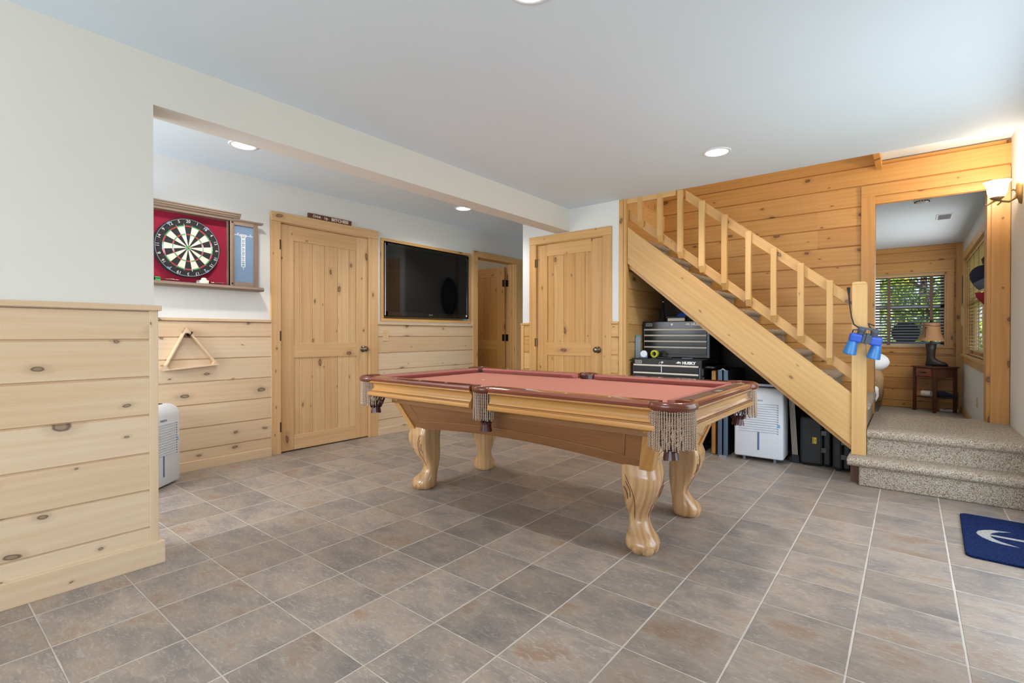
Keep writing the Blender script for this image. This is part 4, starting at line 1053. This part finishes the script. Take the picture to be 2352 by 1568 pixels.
for p, q in (((-.03, -.04, 0), (0, 0, .20)), ((.03, -.04, 0), (0, 0, .20)), ((0, .05, 0), (0, 0, .20)), ((0, 0, .2), (0, 0, .27))): m.tube([p, q], .006, 6)
m.build('legs', 'iron_black', e)
m = MB(); m.ball((0, 0, .2), .012, 10); m.build('joint', 'bronze_pale', e)
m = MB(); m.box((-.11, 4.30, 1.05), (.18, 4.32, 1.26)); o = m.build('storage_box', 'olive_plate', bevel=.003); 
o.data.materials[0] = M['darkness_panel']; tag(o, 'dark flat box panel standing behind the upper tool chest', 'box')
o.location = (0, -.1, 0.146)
# plank and folded table beside the lower cabinet
m = MB(); m.box((-.02, -.06, 0), (.02, .06, .745)); o = m.build('wooden_plank', 'oak_gold', bevel=.012); o.location = (.612, 3.68, 0); tag(o, 'narrow rounded wooden plank right of the lower tool cabinet', 'plank')
e = thing('folding_table', 'folded table with blue-grey metal edges beside the plank', 'folding table', (.70, 3.60, 0))
for dx_ in (-.028, .020):
    m = MB(); m.prism([(dx_-.018, 0), (dx_-.018, .02), (dx_-.010, .02), (dx_-.008, .008), (dx_+.008, .008), (dx_+.010, .02), (dx_+.018, .02), (dx_+.018, 0), (dx_+.012, -.006), (dx_-.012, -.006)], 2, .004, .755); m.build('edge_rail', 'frame_bluegrey', e, smooth=True)
m = MB(); m.box((-.030, .015, .01), (-.022, .60, .75)); m.box((.012, .015, .01), (.030, .60, .75)); m.build('leaf', 'black_plastic', e)
m = MB(); m.tube([(-.02, -.005, .75), (0, -.008, .765), (.02, -.005, .75)], .008, 8); m.box((-.03, -.008, 0), (.03, .0, .012)); m.build('hinge', 'steel', e)
# striped aluminium leg
e = thing('aluminium_leg', 'striped aluminium pole with black foot leaning beside the dehumidifier', 'pole', (1.233, 3.77, 0))
TL = Ry(-.075) @ Rx(-.10)
m = MB(); m.box((-.022, -.012, .06), (.022, .012, .62), 2, TL); m.build('extrusion', 'brushed_metal', e, bevel=.003)
m = MB()
for x in (-.011, 0, .011): m.box((x-.0012, -.0128, .06), (x+.0012, -.012, .62), 2, TL)
m.build('groove', 'iron_black', e)
m = MB(); m.box((-.030, -.020, 0), (.030, .022, .065)); m.box((-.045, -.012, .005), (-.028, .012, .04)); m.build('foot', 'black_plastic', e, bevel=.004)
# black hard cases
def hard_case(label, loc, rz, W, D, H):
    e = thing('tool_case', label, 'case', loc, rz, 'black cases under the stairs')
    m = MB(); m.box((-W/2, 0, .012), (W/2-.052, D, H)); m.build('shell', 'black_plastic', e, bevel=.018)
    m = MB(); m.box((W/2-.048, .004, .018), (W/2, D, H-.012)); m.build('lid', 'black_plastic', e, bevel=.012)
    for z in (H*.35, H*.7):
        m = MB(); m.box((W/2-.065, -.006, z-.02), (W/2-.025, .004, z+.02)); m.build('latch', 'black_gloss', e, bevel=.002)
    m = MB()
    for a in (-.5, .5): m.box((-W/2+.02, .02, 0), (W/2-.07, .05, .014))
    m.build('foot', 'black_plastic', e)
    return e
c1 = hard_case('larger black plastic tool case with yellow sticker beside the pole', (1.378, 3.715, 0), .03, .212, .45, .395)
m = MB(); m.box((-.018, -.0015, .185), (.010, .001, .235)); m.build('sticker', 'sticker_yellow', c1)
m = MB(); m.mesh(text_me('STANLEY', .011, .0003), Tr((-.010, -.002, .21)) @ FACE_NY @ Rz(PI/2)); m.mesh(text_me('FATMAX', .007, .0002), Tr((.002, -.002, .21)) @ FACE_NY @ Rz(PI/2)); m.build('sticker_print', 'ink_black', c1)
hard_case('smaller black plastic case nearest the newel post', (1.562, 3.665, 0), .04, .12, .42, .325)

# ------------------------------------------------------------------ BINOCULARS on the newel post
e = thing('binoculars', 'blue and grey binoculars hanging by a black strap on the newel post', 'binoculars', (1.728, 3.372, 1.03))
e.rotation_euler = (.15, .21, .22)
S = 1.22
def bz(pr, x, mat, name, y=0):
    m = MB(); m.lathe([(r*S, z*S) for r, z in pr], Tr((x*S, y, 0)), 26); return m.build(name, mat, e, smooth=True)
for sx_ in (-1, 1):
    x = sx_*.048
    m = MB(); m.lathe([(.0001, -.098), (.026, -.098), (.033, -.100), (.0345, -.096), (.0335, -.09), (.029, -.052), (.025, -.028), (.022, -.022), (.0001, -.022)], Tr((x*1.12*S*1.1, 0, 0)) @ Ry(-sx_*.0) @ Matrix.Diagonal((S, S, S, 1)), 26)
    m.build('objective_barrel', 'bino_sky', e, smooth=True)
    m = MB(); m.box((x*S-.034*S, -.024*S, -.026*S), (x*S+.030*S, .024*S, .026*S)); m.build('prism_housing', 'bino_blue', e, bevel=.012*S)
    bz([(.0001, .025), (.017, .025), (.019, .030), (.019, .045), (.021, .048), (.021, .058), (.018, .062), (.0001, .062)], sx_*.032, 'bino_grey', 'eyepiece')
m = MB(); m.box((-.022*S, -.026*S, -.020*S), (.022*S, .020*S, .030*S)); m.build('body', 'bino_grey', e, bevel=.005)
m = MB(); m.box((-.006*S, -.034*S, -.024*S), (.006*S, -.024*S, .034*S)); m.lathe([(.0001, 0), (.010, 0), (.010, .018), (.0001, .018)], Tr((0, -.01, .03)), 16); m.build('focus_hinge', 'bino_grey', e, bevel=.002)
m = MB(); m.box((-.050*S, -.012*S, .058*S), (.050*S, .018*S, .068*S)); m.build('rain_cover', 'bino_grey', e, bevel=.004)
m = MB(); inv = e.matrix_world.inverted()
loc_ = Matrix.LocRotScale(Vector((1.728, 3.372, 1.03)), Euler((.15, .21, .22)), None).inverted()
pts = [(1.690, 3.385, 1.11), (1.655, 3.395, 1.14), (1.640, 3.415, 1.20), (1.628, 3.432, 1.28), (1.622, 3.446, 1.36), (1.618, 3.458, 1.41)]
m.tube([loc_ @ Vector(p) for p in pts], [.004, .005, .004, .004, .006, .012], 6)
m.tube([loc_ @ Vector(p) for p in [(1.68, 3.39, 1.10), (1.652, 3.395, 1.10), (1.642, 3.405, 1.06)]], .004, 6)
m.tube([loc_ @ Vector(p) for p in [(1.770, 3.40, 1.09), (1.748, 3.425, 1.12), (1.738, 3.44, 1.145), (1.775, 3.46, 1.128)]], .004, 6)
m.build('strap', 'strap_black', e, smooth='all')

# ------------------------------------------------------------------ DOORMAT
e = thing('doormat', 'navy blue doormat with white anchor at the right edge', 'doormat', (2.375, 2.64, 0))
m = MB(); c_ = .035
def rr_(x0, y0, x1, y1, c): 
    o_ = []
    for cx, cy, a in ((x1-c, y0+c, -90), (x1-c, y1-c, 0), (x0+c, y1-c, 90), (x0+c, y0+c, 180)): o_ += [(cx+c*math.cos(math.radians(a+18*i)), cy+c*math.sin(math.radians(a+18*i))) for i in range(6)]
    return o_
m.prism(rr_(-.180, -.370, .185, .372, c_), 2, .001, .012, T_=Rz(-.03)); m.build('pile', 'mat_navy', e, bevel=.004)
an = [(2.251, 2.660), (2.262, 2.700), (2.290, 2.735), (2.318, 2.757), (2.395, 2.772), (2.345, 2.740), (2.325, 2.715), (2.312, 2.690), (2.305, 2.670), (2.50, 2.672), (2.50, 2.640), (2.303, 2.645), (2.308, 2.618), (2.320, 2.595), (2.340, 2.572), (2.400, 2.535), (2.335, 2.540), (2.300, 2.560), (2.270, 2.595), (2.256, 2.630)]
m = MB(); m.prism([(a-2.375, b-2.64) for a, b in an], 2, .0115, .0128)
m.tube([(.125+.0, .016+.045*0, .0125)]*1+[(.150+.022*math.cos(a), .016+.022*math.sin(a), .0122) for a in [2*PI*i/14 for i in range(15)]], .004, 5)
m.build('anchor', 'mat_white', e)

# ------------------------------------------------------------------ LIGHT FITTINGS
def can(x, y, zc, label, pw=48, sp=True):
    e = thing('recessed_light', label, 'ceiling light', (x, y, zc))
    m = MB(); m.lathe([(.074, -.001), (.078, -.006), (.092, -.005), (.096, 0)], None, 40); m.build('trim_ring', 'sash_white', e, smooth='all')
    m = MB(); m.lathe([(.0001, -.002), (.075, -.002)], None, 40); m.build('lens', 'lamp_white', e)
    L = lamp('recessed_lamp', 'SPOT', (x, y, zc-.02), pw, (1, .96, .90), size=.07); L.data.spot_size = math.radians(150); L.data.spot_blend = .6
    return e
can(.90, 2.712, ZC, 'recessed ceiling light above the pool table in view')
can(.86, .55, ZC, 'recessed ceiling light cut by the top edge of the picture')
can(-1.728, .625, ZA, 'recessed alcove light above the dartboard, partly behind the beam')
can(-1.745, 2.87, ZA, 'recessed alcove light near the television')
e = thing('wall_sconce', 'bronze wall sconce with glowing frosted bell shade on right wall', 'wall lamp', (XR, 3.95, 2.07))
m = MB(); m.lathe([(.0001, .030), (.030, .028), (.040, .018), (.052, .014), (.058, 0)], Matrix(((0, 0, -1, 0), (1, 0, 0, 0), (0, 1.75, 0, 0), (0, 0, 0, 1))), 32); m.build('back_plate', 'bronze_pale', e, smooth='all')
m = MB(); m.tube([(-.02, 0, -.02), (-.035, 0, -.055), (-.065, -.01, -.075), (-.10, -.03, -.070), (-.13, -.05, -.060), (-.165, -.07, -.085), (-.185, -.085, -.10), (-.195, -.085, -.09)], [.008, .008, .008, .008, .008, .006, .005, .004], 8)
m.tube([(-.02, 0, -.03), (-.03, .01, 0), (-.045, 0, .01), (-.05, 0, 0)], .005, 6); m.tube([(-.10, -.03, -.07), (-.125, -.04, -.095)], .005, 6); m.build('scroll_arm', 'bronze_pale', e, smooth='all')
m = MB(); m.lathe([(.010, -.070), (.024, -.060), (.040, -.045), (.030, -.047), (.0001, -.055)], Tr((-.128, -.05, 0)), 24); m.build('shade_cup', 'bronze_pale', e, smooth='all')
m = MB(); m.lathe([(.022, -.052), (.040, -.040), (.052, -.012), (.056, .020), (.060, .045), (.074, .066), (.072, .067), (.057, .046), (.053, .020), (.048, -.010), (.036, -.036), (.020, -.046)], Tr((-.128, -.05, 0)), 32); m.build('glass_shade', 'lamp_warm', e, smooth='all')
lamp('sconce_bulb', 'POINT', (XR-.128, 3.90, 2.17), 19, (1, .86, .68), size=.03)

# ------------------------------------------------------------------ BEDROOM
# end window with blind
e = sempty('window_1', 'double hung bedroom window with pine casing looking on trees', 'window', (1.93, 8.86, .9))
m = MB(); m.box((2.39, 8.778, .88), (2.478, 8.80, 2.0), 2); m.box((1.36, 8.778, .88), (1.46, 8.80, 2.0), 2); m.box((1.36, 8.775, 2.0), (2.482, 8.80, 2.170), 0); m.box((1.34, 8.745, .868), (2.49, 8.83, .893), 0); m.box((1.36, 8.778, .784), (2.478, 8.80, .868), 0)
m.build('casing', 'pine_amber', e, world=True, bevel=.002)
m = MB(); m.box((1.46, 8.80, .89), (1.475, 8.95, 2.0)); m.box((2.375, 8.80, .89), (2.39, 8.95, 2.0)); m.box((1.46, 8.80, 1.975), (2.39, 8.95, 1.99)); m.build('jamb', 'pine_warm', e, world=True)
m = MB()
for x in (1.475, 2.330): m.box((x, 8.90, .89), (x+.045, 8.94, 1.98))
for z in (.90, 1.485, 1.945): m.box((1.475, 8.90, z), (2.375, 8.94, z+.035))
m.build('sash', 'sash_white', e, world=True)
m = MB(); m.box((1.50, 8.918, .93), (2.35, 8.921, 1.95)); m.build('pane', 'clear_glass', e, world=True)
e = thing('window_blind', 'dark wooden slat blind with wide tapes in the end window', 'window blind', (1.92, 8.85, 1.98))
for k in range(24):
    m = MB(); z = 1.955-.0438*k; m.box((1.482, -.024, -.0015), (2.368, .024, .0015), 0, Tr((0, 8.855, z)) @ Rx(.52)); m.build('slat', 'slat_brown', e, world=True)
m = MB(); m.box((1.482, 8.835, .905), (2.368, 8.877, .92)); m.build('bottom_rail', 'slat_tan', e, world=True)
m = MB(); m.box((1.478, 8.825, 1.955), (2.372, 8.885, 1.99)); m.build('head_rail', 'slat_tan', e, world=True)
for x in (1.715, 2.226):
    m = MB(); m.box((x-.018, 8.826, .90), (x+.018, 8.828, 1.975)); m.box((x-.018, 8.880, .90), (x+.018, 8.882, 1.975)); m.build('ladder_tape', 'tape_brown', e, world=True)
# right wall window with blind
e = sempty('window_2', 'bright side window of the bedroom with pine casing', 'window', (XR, 7.1, .8))
m = MB(); m.box((XR-.022, 5.80, .80), (XR, 5.93, 2.10), 2); m.box((XR-.022, 8.30, .80), (XR, 8.40, 2.10), 2); m.box((XR-.026, 5.80, 2.10), (XR, 8.42, 2.20), 1); m.box((XR-.05, 5.76, .775), (XR+.02, 8.45, .80), 1); m.box((XR-.022, 5.80, .68), (XR, 8.40, .775), 1)
m.build('casing', 'pine_warm', e, world=True, bevel=.002)
m = MB(); m.box((XR, 5.93, .80), (XR+.12, 5.945, 2.10), 2); m.box((XR, 8.285, .80), (XR+.12, 8.30, 2.10), 2); m.box((XR, 5.945, 2.085), (XR+.12, 8.285, 2.10), 1); m.box((XR+.02, 5.945, .80), (XR+.12, 8.285, .812), 1); m.build('jamb', 'pine_warm', e, world=True)
m = MB()
for y in (5.93, 7.09, 8.25): m.box((XR+.07, y, .80), (XR+.11, y+.05, 2.10))
for z in (.80, 1.45, 2.05): m.box((XR+.07, 5.93, z), (XR+.11, 8.30, z+.05))
m.build('sash', 'pine_warm', e, world=True)
m = MB(); m.box((XR+.088, 5.97, .84), (XR+.092, 8.26, 2.06)); m.build('pane', 'clear_glass', e, world=True)
e = thing('window_blind', 'tan wooden slat blind in the bright side window', 'window blind', (XR+.03, 7.1, 2.08))
for k in range(27):
    m = MB(); z = 2.05-.0438*k; m.box((-.024, 5.96, -.0015), (.024, 8.27, .0015), 1, Tr((XR+.032, 0, z)) @ Ry(-.12)); m.build('slat', 'slat_tan', e, world=True)
m = MB(); m.box((XR+.012, 5.96, .87), (XR+.052, 8.27, .885)); m.build('bottom_rail', 'slat_tan', e, world=True)
m = MB(); m.box((XR+.002, 5.95, 2.06), (XR+.062, 8.28, 2.10)); m.build('head_rail', 'slat_tan', e, world=True)
m = MB()
for y in (6.2, 6.75, 7.3, 7.85, 8.15):
    for x in (XR+.007, XR+.057): m.tube([(x, y, .88), (x, y, 2.06)], .0016, 4)
m.build('ladder_cord', 'slat_brown', e, world=True)
# nightstand: rotated 45 degrees in the corner
e = thing('nightstand', 'small dark wooden nightstand with drawer in the bedroom corner', 'nightstand', (2.258, 8.555, -.05), -PI/4-.02)
h_ = .158
for sx_ in (-1, 1):
    for sy in (-1, 1):
        m = MB(); m.box((sx_*h_-.017, sy*h_-.017, 0), (sx_*h_+.017, sy*h_+.017, .640)); m.build('leg', 'walnut', e, bevel=.003)
m = MB(); m.box((-.192, -.192, .640), (.192, .192, .658)); m.build('top', 'walnut', e, bevel=.004)
m = MB(); m.box((-h_, -h_-.008, .50), (h_, h_+.008, .64)); m.build('apron', 'walnut', e)
m = MB(); m.box((-.118, -.167, .515), (.118, -.178, .628)); d = m.build('drawer', 'mahogany', e, bevel=.003)
m = MB(); m.tube([(-.05, -.180, .57), (-.02, -.190, .572), (.02, -.190, .572), (.05, -.180, .57)], .005, 6); m.ball((0, -.182, .571), (.03, .004, .010), 10); m.build('drawer_pull', 'iron_black', d)
m = MB(); m.box((-h_, -h_, .20), (h_, h_, .214)); m.build('shelf', 'walnut', e)
# the drawer front belongs on the side facing left-front (local -X rotated)
# boot lamp
e = thing('boot_lamp', 'table lamp shaped like a dark cowboy boot with tan shade', 'lamp', (2.245, 8.53, .6085))
def bootring(z, cx, rx, ry): return [(cx+rx*math.cos(2*PI*k/20), ry*math.sin(2*PI*k/20), z) for k in range(20)]
m = MB(); m.loft([bootring(.012, .035, .125, .036), bootring(.035, .035, .125, .040), bootring(.060, .020, .105, .040), bootring(.085, -.012, .070, .040), bootring(.12, -.03, .050, .040), bootring(.17, -.03, .048, .042), bootring(.24, -.03, .055, .047), bootring(.32, -.03, .066, .052), bootring(.325, -.03, .060, .046)])
m.build('boot', 'boot_leather', e, smooth='all')
m = MB(); m.box((-.085, -.03, 0), (-.02, .03, .02)); m.loft([bootring(0, .06, .098, .034), bootring(.012, .06, .10, .036)]); m.build('sole', 'iron_black', e)
m = MB(); m.tube([(-.03, 0, .30), (-.03, 0, .62)], .006, 8); m.build('rod', 'bronze', e)
m = MB(); m.lathe([(.165, .370), (.140, .405), (.118, .46), (.105, .52), (.100, .60), (.096, .632), (.094, .632), (.098, .60), (.103, .52), (.115, .46), (.137, .405), (.162, .372)], Tr((-.025, 0, 0)), 32); m.build('shade', 'linen_shade', e, smooth='all')
m = MB(); m.tube([(-.025+.102*math.cos(a), .102*math.sin(a), .600-.02*abs(math.sin(a*1.5))) for a in [-PI+.3*i for i in range(18)]], .004, 5); m.tube([(-.09, -.095, .57), (-.095, -.11, .50), (-.10, -.125, .42)], .005, 6); m.ball((-.09, -.10, .56), .014, 10); m.build('shade_cord', 'boot_leather', e, smooth='all')
m = MB(); m.ball((-.025, 0, .655), (.02, .006, .022), 8); m.build('finial', 'iron_black', e)
# lower shelf things
m = MB(); m.lathe([(.0001, 0), (.042, 0), (.044, .005), (.044, .11), (.040, .115), (.0001, .115)], Tr((2.12, 8.52, .210)) @ Rz(-.5) @ Ry(PI/2), 24); o = m.build('round_tin', 'aluminium', smooth=True); tag(o, 'silver round tin lying on the nightstand shelf', 'tin')
e = thing('sneaker', 'dark blue sneaker on the nightstand shelf', 'shoe', (2.365, 8.47, .165), -.15)
m = MB(); m.loft([bootring(.012, .02, .12, .042), bootring(.04, .015, .118, .042), bootring(.07, -.02, .08, .036), bootring(.09, -.045, .05, .03)]); m.build('upper', 'denim_navy', e, smooth='all')
m = MB(); m.loft([bootring(0, .02, .125, .045), bootring(.014, .02, .125, .045)]); m.build('sole', 'ink_black', e)
# bed
e = thing('bed', 'low bed with dark frame tan blanket and white pillow at left', 'bed', (1.0, 7.9, -.05))
m = MB(); m.box((-.55, -1.15, .05), (.640, .86, .30)); m.build('frame', 'black_enamel', e, bevel=.006)
m = MB(); m.box((-.55, -1.12, .26), (.655, .84, .44)); m.build('mattress', 'cotton_white', e, bevel=.04)
m = MB(); m.loft([sq(.05, -.20, .24, .635, 5), sq(.05, -.2, .52, .64, 5), sq(.05, -.2, .60, .60, 5), sq(.05, -.2, .63, .5, 4)]); m.build('blanket', 'blanket_tan', e, smooth='all')
m = MB(); m.ball((.49, .35, .66), (.26, .32, .14), 20, Rx(.2)); m.build('pillow', 'cotton_white', e, smooth='all')
# bedroom wall bits
e = thing('electrical_outlet', 'small outlet low on the right bedroom wall', 'outlet', (XR, 6.73, .296)); 
m = MB(); m.box((-.006, -.035, -.058), (0, .035, .058)); m.build('cover', 'plate_pine', e, bevel=.002)
m = MB(); m.box((-.0075, -.014, .010), (-.005, .014, .040)); m.box((-.0075, -.014, -.040), (-.005, .014, -.010)); m.build('socket', 'ink_grey', e)
e = thing('picture_sign', 'narrow teal framed sign on the wall by the side window', 'sign', (XR, 8.56, 1.70))
m = MB(); m.box((-.02, -.05, -.20), (0, .05, .20)); m.build('frame', 'sign_teal', e); m = MB(); m.box((-.022, -.035, -.18), (-.02, .035, .18)); m.build('panel', 'cap_grey', e)
e = thing('wall_thermostat', 'cream box on the wall below the teal sign', 'thermostat', (XR, 8.56, 1.33)); m = MB(); m.box((-.03, -.05, -.14), (0, .05, .14)); m.build('box', 'plate_pine', e, bevel=.006)
e = thing('power_strip', 'white power strip on the bedroom carpet under the nightstand', 'power strip', (2.44, 8.66, -.05), .1)
m = MB(); m.box((-.12, -.025, 0), (.09, .025, .035)); m.build('body', 'white_plastic', e, bevel=.006); m = MB(); m.tube([(.05, 0, .03), (.08, .02, .09), (.095, .10, .25), (.10, .16, .40)], .004, 6); m.tube([(-.1, -.02, .02), (-.02, -.03, .05), (.05, 0, .04)], .004, 6); m.build('cord', 'ink_black', e)
e = thing('smoke_detector', 'round white smoke detector on the bedroom ceiling', 'smoke detector', (2.062, 5.44, 2.41))
m = MB(); m.lathe([(.0001, -.042), (.035, -.042), (.052, -.034), (.060, -.026), (.068, -.024), (.072, -.012), (.072, 0)], None, 32); m.build('housing', 'sash_white', e, smooth=True)
m = MB()
for i in range(16):
    a = 2*PI*i/16; m.box((.053, -.006, -.034), (.062, .006, -.027), 0, Rz(a))
m.build('vent_slot', 'slat_brown', e)
e = thing('ceiling_vent', 'small grey louvred vent in the bedroom ceiling', 'vent', (2.275, 6.54, 2.41))
m = MB(); m.box((-.075, -.16, -.006), (.075, .16, 0)); m.build('frame', 'sash_white', e, bevel=.002)
for i in range(9):
    m = MB(); y = -.125+.031*i; m.box((-.055, y-.008, -.010), (.055, y+.008, -.006)); m.build('louvre', 'ink_grey', e)
# caps on a hook
e = thing('coat_hook', 'bronze hooks behind the right side of the doorway', 'hook', (2.525, 5.05, 1.70))
m = MB(); m.box((.0, -.10, -.03), (XR-2.525, .10, .03)); m.build('plate', 'pine_warm', e)
m = MB()
m.bm.free()
for y in (-.07, 0, .07): m = MB(); m.tube([(.0, y, 0), (-.03, y, -.02), (-.05, y, 0), (-.052, y, .03)], .005, 6); m.ball((-.052, y, .034), .009, 8); m.build('prong', 'bronze', e, smooth='all')
e = thing('baseball_cap', 'navy and grey cap hanging in the bedroom behind the casing', 'cap', (2.475, 5.0, 1.655))
TT = Ry(-.5)
m = MB(); m.lathe([(.0001, .10), (.04, .092), (.075, .065), (.092, .02), (.095, -.02)], Tr((0, 0, -.08)) @ TT, 24); m.build('crown', 'denim_navy', e, smooth='all')
m = MB(); m.lathe([(.097, -.018), (.095, -.06), (.085, -.09)], Tr((0, 0, -.08)) @ TT, 24); m.build('mesh_back', 'cap_grey', e, smooth='all')
m = MB(); m.loft([[(.0+.07*math.cos(a)*s_, -.02+.07*math.sin(a)*s_, z) for a in [2*PI*k/16 for k in range(16)]] for z, s_ in ((-.17, 1.1), (-.21, .95), (-.27, .3))]); o = m.build('baseball_cap', 'cap_red', smooth='all'); o.location = (2.49, 5.0, 1.60); tag(o, 'red cap hanging below the navy cap', 'cap')

# ------------------------------------------------------------------ OUTDOORS
m = MB(); m.box((-40, 9.1, -.75), (50, 60, -.7)); m.box((2.8, -20, -.75), (50, 9.1, -.7)); o = m.build('lawn', 'lawn'); struct(o, 'sunlit grass outside the bedroom windows', 'ground')
def tree(label, loc, h, r, n, seed):
    random.seed(seed); e = thing('leafy_tree', label, 'tree', loc, 0, 'trees outside the bedroom windows')
    m = MB(); m.tube([(0, 0, 0), (.05, 0, h*.3), (-.05, .05, h*.6), (0, 0, h*.85)], [.16, .13, .09, .03], 8)
    for i in range(7):
        a = i*2.4; z = h*(.3+.08*i); m.tube([(0, 0, z), (math.cos(a)*r*.6, math.sin(a)*r*.6, z+r*.5)], [.05, .015], 6)
    m.build('trunk', 'bark', e, smooth='all')
    m = MB(); cl = [(Vector((random.gauss(0, r*.45), random.gauss(0, r*.45), h*random.uniform(.12, 1))), random.uniform(.25, .5)*r) for _ in range(26)]
    for i in range(n):
        c, rad = random.choice(cl); d = Vector((random.gauss(0, 1), random.gauss(0, 1), random.gauss(0, 1))).normalized()*rad*random.uniform(.6, 1.05)
        p = c+d; s_ = random.uniform(.045, .085); R = Euler((random.uniform(-1, 1), random.uniform(-1, 1), random.uniform(0, 6))).to_matrix()
        v = [m.bm.verts.new(p+R @ Vector(q)*s_) for q in ((-1, 0, 0), (0, -.5, .1), (1, 0, 0), (0, .5, .1))]
        m.bm.faces.new(v)
    m.build('foliage', 'leaves_green', e)
tree('leafy tree left in the end window view', (.1, 12.5, -.7), 3.8, 1.0, 5000, 1)
tree('leafy tree at the centre of the end window view', (2.3, 16.5, -.7), 4.8, 1.25, 7000, 2)
tree('leafy tree right in the end window view', (4.2, 12.8, -.7), 3.8, 1.0, 5000, 3)
tree('distant leafy tree behind the others', (1.6, 24.0, -.7), 8, 2.8, 12000, 4)
tree('leafy tree standing between the shed and the centre tree', (-.6, 19.0, -.7), 5.2, 1.3, 6000, 5)
tree('leafy tree far right beyond the window corner', (4.9, 19.5, -.7), 5.2, 1.4, 6000, 6)
e = thing('patio_chair', 'dark round-backed patio chair just outside the end window', 'chair', (1.92, 9.75, -.7))
m = MB(); m.lathe([(.0001, 0), (.19, 0), (.19, .03), (.0001, .03)], Tr((0, 0, 1.80)) @ Rx(PI/2), 28); m.build('backrest', 'iron_black', e)
m = MB(); m.box((-.25, -.05, .95), (.25, .45, 1.0)); m.build('seat', 'iron_black', e)
for sx_ in (-1, 1):
    for y in (0, .4): m = MB(); m.box((sx_*.22-.015, y-.015, 0), (sx_*.22+.015, y+.015, 1.68 if y == 0 else .95)); m.build('leg', 'iron_black', e)
m = MB(); m.box((.2, 10.4, -.7), (1.54, 10.5, 3.2)); o = m.build('garden_shed', 'siding_grey'); tag(o, 'pale sided outbuilding at the left edge of the end window', 'shed')
random.seed(5)
m = MB()
for i in range(40): m.box((2.9+.14*i*0, 5.0+.16*i, -.7), (2.93, 5.12+.16*i, 1.35)) if False else None
m.bm.free()
bpy.context.view_layer.update()
